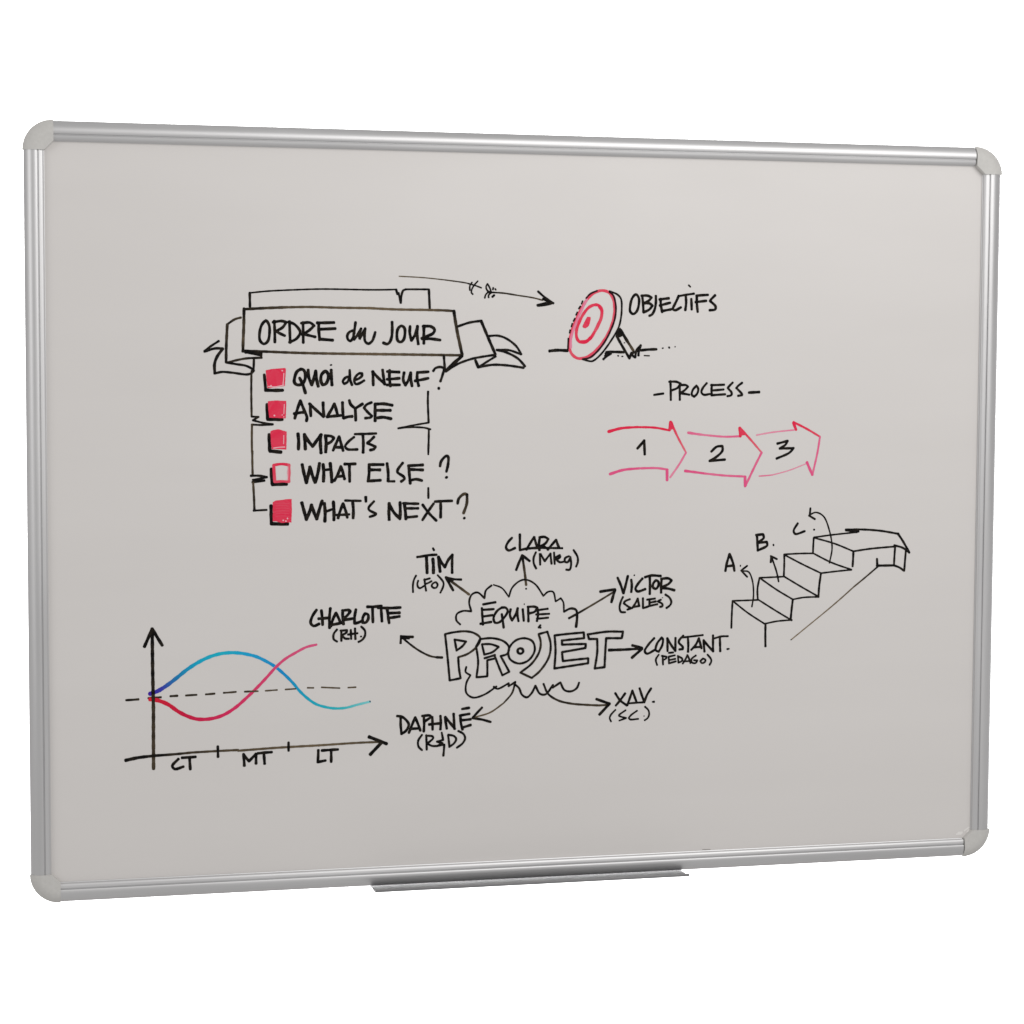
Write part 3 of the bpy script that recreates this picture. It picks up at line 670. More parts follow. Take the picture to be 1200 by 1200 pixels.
        ('s', 2.64, 2.64, 'k', 1, 1, '285.7,-114.8 285.1,-101 287.6,-87.2'),
        ('s', 2.64, 2.64, 'k', 1, 1, '319.5,-86.3 319.9,-71.8 319.8,-58.5'),
        ('s', 2.64, 2.64, 'k', 1, 1, '357.7,-57.8 358.5,-38.2'),
        ('s', 3.01, 3.01, 'k', 1, 1, '296.2,-144.9 296.5,-173.4'),
        ('s', 2.26, 2.26, 'k', 1, 1, '252.7,-115.2 267.8,-115.1 286.8,-114.8'),
        ('s', 2.26, 2.26, 'k', 1, 1, '252.7,-115.2 272.5,-130.5 295,-144.9'),
        ('s', 2.26, 2.26, 'k', 1, 1, '295,-144.9 310.7,-142.1 331,-140.8'),
        ('s', 2.26, 2.26, 'k', 1, 1, '286.8,-114.8 308.3,-128.1 331,-141.5'),
        ('s', 2.26, 2.26, 'k', 1, 1, '287.6,-87.2 303.3,-86.8 320.1,-86.3'),
        ('s', 2.26, 2.26, 'k', 1, 1, '287.6,-87.2 310.2,-102.5 331.8,-115.1'),
        ('s', 2.26, 2.26, 'k', 1, 1, '331.8,-115.1 346.4,-112.9 366.4,-112.6'),
        ('s', 2.26, 2.26, 'k', 1, 1, '320.1,-86.3 341.7,-98.9 366.4,-112.6'),
        ('s', 2.26, 2.26, 'k', 1, 1, '319.8,-58.5 338.9,-57.8 358.1,-57.8'),
        ('s', 2.26, 2.26, 'k', 1, 1, '319.8,-59 343.6,-71.1 368.7,-82.9'),
        ('s', 2.26, 2.26, 'k', 1, 1, '368.7,-82.9 389.1,-80.9 409.6,-79.3'),
        ('s', 2.26, 2.26, 'k', 1, 1, '358.1,-57.8 382.1,-69.6 409.6,-79.3'),
        ('s', 2.26, 2.26, 'k', 1, 1, '358.5,-38.2 386.3,-46.1 411.5,-56.1'),
        ('s', 2.26, 2.26, 'k', 1, 1, '358.9,-37.8 383.9,-34.9 415.7,-32.1'),
        ('s', 2.89, 2.89, 'k', 1, 1, '331.8,-115.1 330.4,-127.5 329.2,-140.8'),
        ('s', 2.89, 2.89, 'k', 1, 1, '368.7,-82.9 366.6,-98.3 365.7,-112.6'),
        ('s', 2.89, 2.89, 'k', 1, 1, '411.5,-56.1 410.7,-75.4'),
        ('s', 2.76, 2.76, 'k', 1, 1, '400.8,-29.1 415.7,-32.1'),
        ('s', 2.76, 2.76, 'k', 1, 1, '400.8,-29.6 418,-31.3'),
        ('s', 2.76, 2.76, 'k', 1, 1, '400.8,-28.7 422.5,-28.8 447.7,-30.8 472,-35'),
        ('s', 3.01, 3.01, 'k', 1, 1, '470.8,-34.4 477.9,-44.2 487,-59'),
        ('s', 2.51, 2.51, 'k', 1, 1, '411.5,-56.1 434.4,-53.2 466.5,-50.9'),
        ('s', 2.77, 2.77, 'k', 1, 1, '466.5,-49.4 478.1,-52.8 487,-59'),
        ('s', 2.77, 2.77, 'k', 1, 1, '467.6,-50.5 466.4,-74.2'),
        ('s', 2.77, 2.77, 'k', 1, 1, '482.3,-55 480.4,-82'),
        ('s', 2.77, 2.77, 'k', 1, 1, '466.4,-74.7 473.9,-77.6 480.4,-82'),
        ('s', 3.13, 3.13, 'k', 1, 1, '443.4,-74.7 466.4,-74.7'),
        ('s', 3.13, 3.13, 'k', 1, 1, '443.3,-66.3 443.9,-74.9'),
        ('s', 2.26, 1.88, 'k', 1, 0.7, '445,-75.6 428.1,-89.1 412.2,-101.3'),
        ('s', 1.76, 1.51, 'k', 0.6, 0.4, '412.2,-101.3 376.2,-130.7'),
        ('s', 1.38, 1.38, 'k', 0.4, 0.25, '376.2,-130.7 344.8,-154.6 330.2,-165.7'),
        ('d', 0.93, 0, 'k', 1, 1, '330.2,-165.7'),
    ]),
    ('staircase_drawing/step_arrow', 'curved arrow from the lowest step up to the first letter', [
        ('s', 2.13, 2.13, 'k', 1, 1, '278,-123.2 280,-109.4 278.2,-90.2 273,-79.5 264.7,-78.3'),
        ('s', 2.51, 2.51, 'k', 1, 1, '263.4,-77.8 271.3,-72'),
        ('s', 2.51, 2.51, 'k', 1, 1, '264,-78.2 271.5,-85.8'),
    ]),
    ('staircase_drawing/step_arrow', 'short straight arrow from the second step', [
        ('s', 2.38, 2.38, 'k', 1, 1, '312.8,-92.5 309.9,-80.1 302.9,-61.2'),
        ('s', 2.76, 2.76, 'k', 1, 1, '302.5,-60.4 302.1,-68.3'),
        ('s', 2.76, 2.76, 'k', 1, 1, '302,-60.4 310.2,-64.3'),
    ]),
    ('staircase_drawing/step_arrow', 'long hooked arrow from the third step', [
        ('s', 2.13, 2.13, 'k', 1, 1, '379.8,-70.2 383,-51.4 379.2,-29.9 371,-11.6 360.8,-6.6 352.9,-9.5'),
        ('s', 2.76, 2.76, 'k', 1, 1, '352.9,-9.5 353.5,-1.4'),
        ('s', 2.76, 2.76, 'k', 1, 1, '351.8,-10.4 359.8,-15.1'),
    ]),
    ('staircase_drawing/step_letter', 'black capital A with a full stop', [
        ('s', 3.37, 3.37, 'k', 1, 1, '248.2,-56.8 244.6,-68.4 242.9,-77.9'),
        ('s', 3.37, 3.37, 'k', 1, 1, '248.2,-56.8 252.8,-68.5 254.7,-78.1'),
        ('s', 3.37, 3.37, 'k', 1, 1, '243.9,-72.2 253.9,-71.1'),
        ('d', 1.34, 0, 'k', 1, 1, '262.4,-71.8'),
    ]),
    ('staircase_drawing/step_letter', 'black capital B with a full stop', [
        ('s', 3.37, 3.37, 'k', 1, 1, '283.6,-34 284.9,-53.1'),
        ('s', 3.37, 3.37, 'k', 1, 1, '282,-33.9 291.4,-33 292.6,-37.3 284.8,-43.5'),
        ('s', 3.37, 3.37, 'k', 1, 1, '284.8,-43.5 296.4,-42.6 297.2,-46.9 284.9,-53.1'),
        ('d', 1.65, 0, 'k', 1, 1, '305.4,-46.6'),
    ]),
    ('staircase_drawing/step_letter', 'black capital C with a full stop', [
        ('s', 3.01, 3.01, 'k', 1, 1, '337.2,-19.8 331.7,-29.3 334,-33.2 346.4,-29.9'),
        ('d', 1.65, 0, 'k', 1, 1, '358.8,-28.2'),
    ]),
    ('team_map', 'scalloped cloud outline around the team title', [
        ('s', 2.51, 2.51, 'k', 1, 1, '-92.2,-136.7 -97,-131.5 -96.5,-124.2 -89.1,-120.5 -78.6,-121.1'),
        ('s', 2.51, 2.51, 'k', 1, 1, '-78.6,-121.1 -81.3,-109.8 -78.1,-100.9 -71.1,-98.4 -62.3,-105.6'),
        ('s', 2.51, 2.51, 'k', 1, 1, '-62.3,-105.6 -60.8,-96.3 -53.7,-90.2'),
        ('s', 2.01, 2.01, 'k', 1, 1, '-51.3,-89.5 -41,-93.6 -32.2,-104.6'),
        ('s', 2.26, 2.26, 'k', 1, 1, '-32.2,-104.6 -28.3,-93.8 -18.8,-85.5 -10.8,-84.1 0.4,-89.7 10.9,-104.3'),
        ('s', 2.26, 2.26, 'k', 1, 1, '10.9,-104.3 16.5,-99.4 22.9,-99.5 26.2,-111.3'),
        ('s', 2.26, 2.26, 'k', 1, 1, '26.2,-111.3 32.6,-107.5 35.8,-112.3 36.7,-124'),
        ('s', 2.76, 3.61, 'k', 1, 1, '36.7,-124 45.5,-120.3 52,-122.3 53.3,-131.5 52.1,-143.2'),
    ]),
    ('team_map/cloud_base', 'wavy scribbled underside of the cloud', [
        ('s', 2.51, 2.51, 'k', 1, 1, '-84.5,-188.2 -85.5,-194.2 -79.5,-198.7'),
        ('s', 2.51, 2.51, 'k', 1, 1, '-79.5,-198.7 -84.5,-208.1 -84.4,-220 -76.3,-225.9 -62.2,-222.7 -47,-213.2'),
        ('s', 2.51, 2.51, 'k', 1, 1, '-50.5,-213.5 -46,-216.2 -31.8,-209.7'),
        ('s', 2.51, 2.51, 'k', 1, 1, '-31.8,-209.7 -32.1,-213.6 -23.6,-208.3'),
        ('s', 2.76, 2.76, 'k', 1, 1, '-23.6,-211.9 -19.1,-216 -15.4,-224.2 -9.2,-227.7 -3.1,-222.5 1.4,-213.6'),
        ('s', 2.76, 2.76, 'k', 1, 1, '1.4,-213.6 7.2,-223.8 14.3,-224.7 23.5,-213.3'),
        ('s', 2.76, 2.76, 'k', 1, 1, '23.5,-213.3 23.1,-216.9 32.8,-210.6'),
        ('s', 2.76, 2.76, 'k', 1, 1, '32.8,-210.6 38,-220.2 46.3,-222 53.5,-218.2 56.5,-211.3'),
    ]),
    ('team_map/title_lettering', 'hand lettered heading in the cloud with tall outlined capitals below', [
        ('s', 3.13, 3.13, 'k', 1, 1, '-64.3,-113.1 -48.5,-110.7'),
        ('s', 3.13, 3.13, 'k', 1, 1, '-65.6,-117.4 -65,-126.9 -64.2,-137.3'),
        ('s', 3.13, 3.13, 'k', 1, 1, '-65.2,-119.6 -50.7,-119'),
        ('s', 3.13, 3.13, 'k', 1, 1, '-64.7,-127.8 -52,-126.3'),
        ('s', 3.13, 3.13, 'k', 1, 1, '-67.3,-136.5 -53.7,-134.5'),
        ('s', 3.13, 3.13, 'k', 1, 1, '-40.5,-117.1 -46.7,-121.3 -51.1,-129.8 -49.3,-135.5 -44,-135.2 -37,-128.4 -33.5,-121.6 -36.1,-117.6 -41.4,-117.5'),
        ('s', 3.13, 3.13, 'k', 1, 1, '-40.9,-125.3 -39.6,-133.5 -38.5,-141.8'),
        ('s', 3.13, 3.13, 'k', 1, 1, '-29.9,-119.5 -30.8,-126.8 -28.1,-133.4'),
        ('s', 3.13, 3.13, 'k', 1, 1, '-28.1,-133.4 -23.7,-126.1 -21.1,-118.4'),
        ('s', 3.13, 3.13, 'k', 1, 1, '-21.1,-118.4 -21.5,-126.2 -20.1,-134.4'),
        ('s', 3.13, 3.13, 'k', 1, 1, '-14.9,-119.8 -13.5,-134.1'),
        ('s', 3.13, 3.13, 'k', 1, 1, '-8.2,-116.9 -7.7,-134.7'),
        ('s', 3.13, 3.13, 'k', 1, 1, '-8.7,-117.3 -0.7,-117.1 3.3,-118.5 0.2,-123.2 -6.9,-125.2'),
        ('s', 3.13, 3.13, 'k', 1, 1, '3.8,-120.2 4.2,-127.6 2.9,-134.9'),
        ('s', 2.76, 2.76, 'k', 1, 1, '4.2,-121.5 16.7,-120'),
        ('s', 2.76, 2.76, 'k', 1, 1, '2,-126.7 18.5,-126.2'),
        ('s', 2.76, 2.76, 'k', 1, 1, '2.9,-131.9 17.2,-130.9'),
        ('d', 1.03, 0, 'k', 1, 1, '-13,-113.8'),
        ('s', 2.76, 2.76, 'k', 1, 1, '7.4,-139.8 5.2,-142.4 7.9,-143'),
        ('s', 2.77, 2.77, 'k', 1, 0.85, '-110.8,-147.9 -98.8,-145.8 -84.7,-145.2 -74.6,-147.8 -67.5,-153.9 -71.5,-163.7 -82.6,-172.4 -94.6,-176.4'),
        ('s', 2.89, 2.89, 'k', 1, 1, '-94.6,-176.4 -93.6,-190 -91.6,-201.9'),
        ('s', 2.89, 2.89, 'k', 1, 1, '-91.6,-201.9 -105,-204.1'),
        ('s', 2.89, 2.89, 'k', 1, 1, '-105,-204.1 -107.7,-175.7 -110.8,-147.9'),
        ('s', 2.89, 2.89, 'k', 1, 1, '-99.1,-154.9 -85,-157.6'),
        ('s', 2.89, 2.89, 'k', 1, 1, '-85,-157.6 -89.7,-163.3 -96.7,-168.1'),
        ('s', 2.89, 2.89, 'k', 1, 1, '-96.7,-167.7 -99.1,-154.9'),
        ('s', 2.77, 2.77, 'k', 1, 1, '-66.9,-154.9 -52.3,-154.3 -38.1,-158.6 -31.9,-165.7 -33.9,-173.7 -42.1,-176.4'),
        ('s', 2.77, 2.77, 'k', 1, 1, '-72.5,-163.7 -70,-182.7 -72,-201.3'),
        ('s', 2.77, 2.77, 'k', 1, 1, '-72,-201.3 -58.6,-200.5'),
        ('s', 2.77, 2.77, 'k', 1, 1, '-58.6,-200.5 -58.7,-181 -49.8,-179.2'),
        ('s', 2.77, 2.77, 'k', 1, 1, '-49.8,-175.2 -45.1,-187.3 -39.9,-199.8'),
        ('s', 2.77, 2.77, 'k', 1, 1, '-39.9,-199.8 -31.4,-195.7'),
        ('s', 2.77, 2.77, 'k', 1, 1, '-31.4,-195.7 -36.9,-185.6 -42.1,-176.4'),
        ('s', 2.77, 2.77, 'k', 1, 1, '-65.4,-161.3 -54.3,-161.6 -44.5,-165 -52.2,-171.2 -62.4,-173.9'),
        ('s', 2.77, 2.77, 'k', 1, 1, '-62.4,-173.9 -65.4,-161.3'),
        ('s', 2.77, 2.77, 'k', 1, 1, '-62.3,-178.5 -49.2,-174.9'),
        ('s', 2.77, 2.77, 'k', 1, 1, '-67.5,-154.9 -72.5,-163.7'),
        ('s', 2.76, 2.76, 'k', 1, 1, '-12.6,-155.3 -23.8,-158 -31.9,-167.7 -30.9,-179.7 -19.6,-186 -7.4,-182.4 0.3,-170.6 -2.4,-159.5 -12.6,-155.3'),
        ('s', 3.13, 3.13, 'k', 1, 1, '-17.7,-167.5 -19.9,-168.1 -21.1,-170.4 -20.1,-173 -17.6,-174.1 -15.2,-173.2 -14,-171 -15.2,-168.4 -17.7,-167.5'),
        ('s', 2.77, 2.77, 'k', 1, 0.9, '5.1,-150.7 16,-148'),
        ('s', 2.77, 2.77, 'k', 1, 0.9, '16,-148 20.2,-163.1 18.2,-179 7,-195.8 -3.2,-204.1'),
        ('s', 2.77, 2.77, 'k', 1, 0.9, '-3.2,-204.1 -17.5,-197.1'),
        ('s', 2.77, 2.77, 'k', 1, 0.9, '-17.5,-197.1 -3.3,-186.5 5.9,-172.7 7.8,-160.8 5.1,-150.7'),
        ('s', 2.89, 2.89, 'k', 1, 1, '25.2,-152.8 43.7,-151.2 61.9,-150.1'),
        ('s', 2.89, 2.89, 'k', 1, 1, '61.9,-150.1 62.4,-157.1'),
        ('s', 2.89, 2.89, 'k', 1, 1, '62.4,-157.1 33.9,-159.4'),
        ('s', 2.89, 2.89, 'k', 1, 1, '34.5,-159.4 34.6,-164.2'),
        ('s', 2.89, 2.89, 'k', 1, 1, '34.6,-164.4 64.5,-164.2'),
        ('s', 2.89, 2.89, 'k', 1, 1, '64.5,-164.2 64.1,-169.2'),
        ('s', 2.89, 2.89, 'k', 1, 1, '64.1,-169.2 34.6,-173.5'),
        ('s', 2.89, 2.89, 'k', 1, 1, '34.6,-173.5 35.7,-184.5'),
        ('s', 2.89, 2.89, 'k', 1, 1, '35.7,-184.5 67.7,-182'),
        ('s', 2.89, 2.89, 'k', 1, 1, '67.7,-182 67.7,-188'),
        ('s', 2.89, 2.89, 'k', 1, 1, '67.7,-188 25.1,-193.3'),
        ('s', 2.89, 2.89, 'k', 1, 1, '25.1,-193.3 26.4,-171.3 25.2,-152.8'),
        ('s', 2.89, 2.89, 'k', 1, 1, '66.9,-152.6 91.3,-149.8 111.7,-150.3'),
        ('s', 2.89, 2.89, 'k', 1, 1, '111.7,-150.3 110.1,-158.3'),
        ('s', 2.89, 2.89, 'k', 1, 1, '110.1,-158.3 90.3,-157.8'),
        ('s', 2.89, 2.89, 'k', 1, 1, '90.3,-157.8 88.5,-193.4'),
        ('s', 2.89, 2.89, 'k', 1, 1, '88.5,-193.4 76.1,-194.7'),
        ('s', 2.89, 2.89, 'k', 1, 1, '76.1,-194.7 79.1,-174.6 78.9,-158.5'),
        ('s', 2.89, 2.89, 'k', 1, 1, '78.9,-158.5 68.6,-158.3'),
        ('s', 2.89, 2.89, 'k', 1, 1, '68.6,-158.3 66.9,-152.6'),
    ]),
    ('team_map/name_entry', 'three letter name with a dotted letter, its role in brackets below', [
        ('s', 3.25, 3.25, 'k', 1, 1, '-145.3,-54.4 -141.2,-54 -130.8,-52.4 -121.4,-52'),
        ('s', 4.09, 4.09, 'k', 1, 1, '-133.8,-54.3 -133.4,-62 -132.9,-73.6'),
        ('s', 4.09, 4.09, 'k', 1, 1, '-125.9,-57 -125.3,-64.7 -125.2,-74.2'),
        ('s', 4.09, 4.09, 'k', 1, 1, '-119.1,-54.6 -118.3,-62.3 -117,-72.6'),
        ('s', 3.61, 3.61, 'k', 1, 1, '-119.1,-54.6 -115.7,-60.8 -111.2,-67'),
        ('s', 3.61, 3.61, 'k', 1, 1, '-111.2,-67 -107.3,-58.9 -102.1,-52.3'),
        ('s', 3.37, 3.37, 'k', 1, 1, '-102.1,-52.3 -102.4,-62.6 -102.3,-73.9'),
        ('s', 2.77, 2.77, 'k', 1, 1, '-125.9,-44 -124.6,-46.5'),
        ('s', 2.51, 2.51, 'k', 1, 1, '-146.4,-76.7 -149,-81.8 -150.2,-88.4 -150,-96.6'),
        ('s', 2.51, 2.51, 'k', 1, 1, '-143.8,-82.9 -144.8,-86.5 -144,-90.3 -141.7,-91.9 -136.5,-89.2'),
        ('s', 2.51, 2.51, 'k', 1, 1, '-136,-81 -135.4,-87.7 -134.1,-95.1'),
        ('s', 2.51, 2.51, 'k', 1, 1, '-136.8,-82 -133.4,-81.3 -129.7,-80.3'),
        ('s', 2.51, 2.51, 'k', 1, 1, '-135.4,-87.1 -131.3,-85.7 -127.6,-83.7'),
        ('s', 2.51, 2.51, 'k', 1, 1, '-123.5,-85.3 -126.6,-87.3 -127.1,-89.9 -124.5,-92 -121.4,-91.3 -120.1,-88 -121.9,-85.3 -123.7,-85.3'),
        ('s', 2.51, 2.51, 'k', 1, 1, '-120.1,-76.6 -115.7,-81.4 -112.8,-86 -113.5,-91.2 -116.7,-97.8'),
    ]),
    ('team_map/team_arrow', 'arrow pointing up left from the cloud', [
        ('s', 3.13, 3.13, 'k', 1, 0.65, '-110,-79.8 -96.3,-89.6 -81.6,-100.5'),
        ('s', 3.37, 3.37, 'k', 1, 1, '-110,-79.2 -100.8,-95.6'),
        ('s', 2.89, 2.89, 'k', 1, 1, '-110,-79.2 -101.8,-81.6 -90.8,-82.5'),
        ('s', 3.37, 3.37, 'k', 1, 1, '-107.3,-82.2 -101.8,-83.5'),
    ]),
    ('team_map/name_entry', 'long name at the left with an initial role in brackets below', [
        ('s', 3.61, 3.61, 'k', 1, 1, '-266.1,-115.1 -271.2,-122.7 -273.3,-130.7 -269.7,-134.4 -263.1,-132'),
        ('s', 3.61, 3.61, 'k', 1, 1, '-260.5,-115.8 -259.5,-125 -259,-133.6'),
        ('s', 3.61, 3.61, 'k', 1, 1, '-249.8,-114 -250.9,-125.1 -250.7,-137.2'),
        ('s', 3.61, 3.61, 'k', 1, 1, '-264.1,-125.9 -250.9,-125.1'),
        ('s', 3.61, 3.61, 'k', 1, 1, '-243.2,-119.2 -246.8,-127.3 -249.3,-135.4'),
        ('s', 3.61, 3.61, 'k', 1, 1, '-243.2,-119.2 -239.6,-126.4 -237.6,-131.6'),
        ('s', 3.61, 3.61, 'k', 1, 1, '-249.3,-133.8 -236.6,-131.6'),
        ('s', 3.61, 3.61, 'k', 1, 1, '-235,-116.3 -235,-124.5 -234,-133.2'),
        ('s', 3.61, 3.61, 'k', 1, 1, '-235.5,-116.8 -227.3,-116.5 -225.8,-118.1 -229.4,-122.6 -234.5,-127'),
        ('s', 3.61, 3.61, 'k', 1, 1, '-233.5,-128.1 -222.2,-126.6'),
        ('s', 3.61, 3.61, 'k', 1, 1, '-219.1,-115.7 -220.7,-124.8 -220.7,-132.5'),
        ('s', 3.61, 3.61, 'k', 1, 1, '-220.7,-132.5 -216,-131.5 -210.9,-129.1'),
        ('s', 3.61, 3.61, 'k', 1, 1, '-208.3,-121 -210.9,-126 -210.9,-131.7 -207.3,-131.7 -204.2,-127.2 -204.7,-122.1 -208.3,-121'),
        ('s', 3.61, 3.61, 'k', 1, 1, '-205.8,-112.9 -197.5,-113 -188.3,-112.2'),
        ('s', 3.61, 3.61, 'k', 1, 1, '-199.1,-113.5 -198.6,-131.4'),
        ('s', 3.61, 3.61, 'k', 1, 1, '-188.8,-114.3 -187.7,-130.7'),
        ('s', 3.61, 3.61, 'k', 1, 1, '-181.5,-114.9 -179,-132.9'),
        ('s', 3.61, 3.61, 'k', 1, 1, '-192.4,-114.2 -180,-115 -165,-114.6'),
        ('s', 3.61, 3.61, 'k', 1, 1, '-179,-121.1 -166.5,-120.9'),
        ('s', 3.61, 3.61, 'k', 1, 1, '-178.4,-126.8 -166,-125.2'),
        ('s', 2.77, 2.77, 'k', 1, 1, '-241.7,-139.1 -245.8,-144.6 -245.8,-150.7 -241.7,-153.7'),
        ('s', 2.77, 2.77, 'k', 1, 1, '-236.6,-140.3 -236.6,-153'),
        ('s', 2.77, 2.77, 'k', 1, 1, '-237.6,-140.7 -229.9,-140.4 -230.4,-143 -235.5,-145.9'),
        ('s', 2.77, 2.77, 'k', 1, 1, '-236.1,-145.9 -232.5,-150.1 -227.3,-150.7'),
        ('s', 2.77, 2.77, 'k', 1, 1, '-225.3,-140 -224.8,-151.3'),
        ('s', 2.77, 2.77, 'k', 1, 1, '-220.2,-138.6 -219.7,-151.4'),
        ('s', 2.77, 2.77, 'k', 1, 1, '-228.4,-145.6 -217.1,-144.3'),
        ('s', 2.77, 2.77, 'k', 1, 1, '-213,-136.2 -208.3,-141.4 -208.3,-147.6 -211.9,-152.6 -216.1,-154.8'),
        ('d', 1.44, 0, 'k', 1, 1, '-213,-148.3'),
    ]),
    ('team_map/team_arrow', 'curved arrow pointing left toward the long name', [
        ('s', 2.51, 2.51, 'k', 1, 0.9, '-163.7,-150.1 -158.2,-155.2 -143.6,-166.4 -129,-174 -119,-176.1'),
        ('s', 3.37, 3.37, 'k', 1, 1, '-120.8,-175.7 -114.4,-176.2'),
        ('s', 2.89, 2.89, 'k', 1, 1, '-164.6,-148.8 -165.1,-157.8'),
        ('s', 3.37, 3.37, 'k', 1, 1, '-164.6,-149.7 -150,-150.4'),
        ('s', 2.76, 2.76, 'k', 1, 1, '-163.7,-151.5 -154.6,-152.1'),
    ]),
    ('team_map/name_entry', 'underlined name at the top with a role in brackets below', [
        ('s', 3.25, 3.25, 'k', 1, 1, '-28.5,-32.8 -33.8,-38.7 -36,-44.7 -32.9,-48.2 -24.5,-45.3'),
        ('s', 3.25, 3.25, 'k', 1, 1, '-18.9,-28.6 -18.8,-38.1 -18.8,-48'),
        ('s', 3.25, 3.25, 'k', 1, 1, '-18.8,-48 -9,-46.2 5.1,-45.7'),
        ('s', 3.25, 3.25, 'k', 1, 1, '-1.1,-32.3 -5.5,-39.1 -10.8,-47.7'),
        ('s', 3.25, 3.25, 'k', 1, 1, '-1.1,-32.3 0.7,-38.4 2.9,-44.9'),
        ('s', 3.25, 3.25, 'k', 1, 1, '6,-32.8 5.1,-40.2 5.6,-48.8'),
        ('s', 3.25, 3.25, 'k', 1, 1, '5.5,-32.8 12.2,-32.5 16.6,-35.1 13.1,-40.3 6.9,-43.6'),
        ('s', 3.25, 3.25, 'k', 1, 1, '7.8,-43.2 13.1,-45'),
        ('s', 3.25, 3.25, 'k', 1, 1, '26.4,-36.1 21.1,-42.1 15.8,-48.1'),
        ('s', 3.25, 3.25, 'k', 1, 1, '26.4,-36.1 28.2,-41.4 30.1,-45.7'),
        ('s', 2.76, 2.76, 'k', 1, 1, '-9,-46.4 5.1,-45.8 34.5,-46.5'),
        ('s', 2.76, 2.76, 'k', 1, 1, '1.2,-50.9 -1.5,-57.3 -1.4,-64.3 1.7,-70.8'),
        ('s', 2.76, 2.76, 'k', 1, 1, '6.1,-52.7 6.6,-66.1'),
        ('s', 2.76, 2.76, 'k', 1, 1, '7,-53.1 12.3,-61.9'),
        ('s', 2.76, 2.76, 'k', 1, 1, '12.3,-61.9 19.4,-52.9'),
        ('s', 2.76, 2.76, 'k', 1, 1, '19.4,-52.9 20.8,-65.1'),
        ('s', 2.76, 2.76, 'k', 1, 1, '23.9,-51.7 24.8,-65.6'),
        ('s', 2.76, 2.76, 'k', 1, 1, '25.7,-57.8 31,-54.8 31.5,-57.4 26.6,-60.4'),
        ('s', 2.76, 2.76, 'k', 1, 1, '26.6,-60 31.1,-63.5 36,-63'),
        ('s', 2.76, 2.76, 'k', 1, 1, '42.6,-56.3 37.7,-58.8 37.3,-63.2 40.9,-63.7 44.4,-58.1'),
        ('s', 2.76, 2.76, 'k', 1, 1, '44.4,-57.2 45.4,-66.8 43.6,-72.8 39.1,-72.7'),
        ('s', 2.76, 2.76, 'k', 1, 1, '48.4,-49 53.4,-57.3 53.8,-63.4 51.6,-69.5'),
    ]),
    ('team_map/team_arrow', 'upright arrow rising from the top of the cloud', [
        ('s', 3.13, 3.13, 'k', 1, 0.7, '-15.7,-54.9 -12.4,-77 -10.8,-90.3'),
        ('s', 3.37, 3.37, 'k', 1, 1, '-15.7,-54.4 -19.7,-62.9 -23.3,-72.2'),
        ('s', 3.37, 3.37, 'k', 1, 1, '-15.7,-54.4 -6.4,-61.6'),
        ('d', 1.44, 0, 'k', 1, 1, '-10.8,-95.1'),
    ]),
    ('team_map/name_entry', 'name at the upper right with a department in brackets below', [
        ('s', 3.37, 3.37, 'k', 1, 1, '104.3,-83.8 108,-91.9 112,-103.2'),
        ('s', 3.37, 3.37, 'k', 1, 1, '117.3,-82 115.2,-90.7 112,-103.2'),
        ('s', 3.37, 3.37, 'k', 1, 1, '121.7,-86.6 122.5,-93.6 121.8,-102'),
        ('s', 3.37, 3.37, 'k', 1, 1, '136.2,-85.1 130.4,-91.7 127.2,-97.9 129.8,-101.1 139.6,-98.5'),
        ('s', 3.37, 3.37, 'k', 1, 1, '139.1,-83.8 147.1,-81.8 159.5,-82.7'),
        ('s', 3.37, 3.37, 'k', 1, 1, '145.3,-83.5 145.7,-93.3 145.5,-104.6'),
        ('s', 3.37, 3.37, 'k', 1, 1, '153.7,-87.9 150.1,-91.3 149.4,-96.2 153.1,-98.4 156.3,-95 156.6,-90 153.3,-87.9'),
        ('s', 3.37, 3.37, 'k', 1, 1, '160.6,-86.3 160,-94.3 160.1,-103.5'),
        ('s', 3.37, 3.37, 'k', 1, 1, '159.9,-86.2 169,-85.7 173.4,-88.2 169.8,-92.4 160.4,-96.8'),
        ('s', 3.37, 3.37, 'k', 1, 1, '160.4,-97.5 169.1,-98.4 177.2,-100.6'),
        ('d', 1.23, 0, 'k', 1, 1, '125.6,-81.1'),
        ('s', 2.76, 2.76, 'k', 1, 1, '111.4,-107.4 108.5,-113.6 107.1,-121.3 109,-125.9 114.4,-126.4'),
        ('s', 2.76, 2.76, 'k', 1, 1, '120.4,-110.4 113.9,-113 112.5,-115.5 119.1,-120.2 122,-121.6 116.9,-123.3'),
        ('s', 2.76, 2.76, 'k', 1, 1, '130.2,-109.9 127,-116.1 123.1,-121.6'),
        ('s', 2.76, 2.76, 'k', 1, 1, '130.2,-109.9 132.1,-119'),
        ('s', 2.76, 2.76, 'k', 1, 1, '124.1,-120.3 132.5,-119'),
        ('s', 2.76, 2.76, 'k', 1, 1, '136.8,-109.7 136.9,-121.9'),
        ('s', 2.76, 2.76, 'k', 1, 1, '136.9,-121.9 141.6,-120.6 145.2,-119.3'),
        ('s', 2.76, 2.76, 'k', 1, 1, '145.2,-110.9 145.2,-119.3'),
        ('s', 2.76, 2.76, 'k', 1, 1, '142.3,-111.5 152.5,-110.3'),
        ('s', 2.76, 2.76, 'k', 1, 1, '145.2,-115.4 153.2,-113.9'),
        ('s', 2.76, 2.76, 'k', 1, 1, '145.2,-119.3 155.4,-117.4'),
        ('s', 2.76, 2.76, 'k', 1, 1, '159.8,-111.9 156.1,-113.9 162,-117.6 161.3,-120.3 158.8,-120.6'),
        ('s', 2.76, 2.76, 'k', 1, 1, '165.6,-105.7 170.7,-109.3 173.3,-115 171.5,-119.2 167.2,-122.2'),
        ('d', 0.82, 0, 'k', 1, 1, '161.9,-109.5'),
    ]),
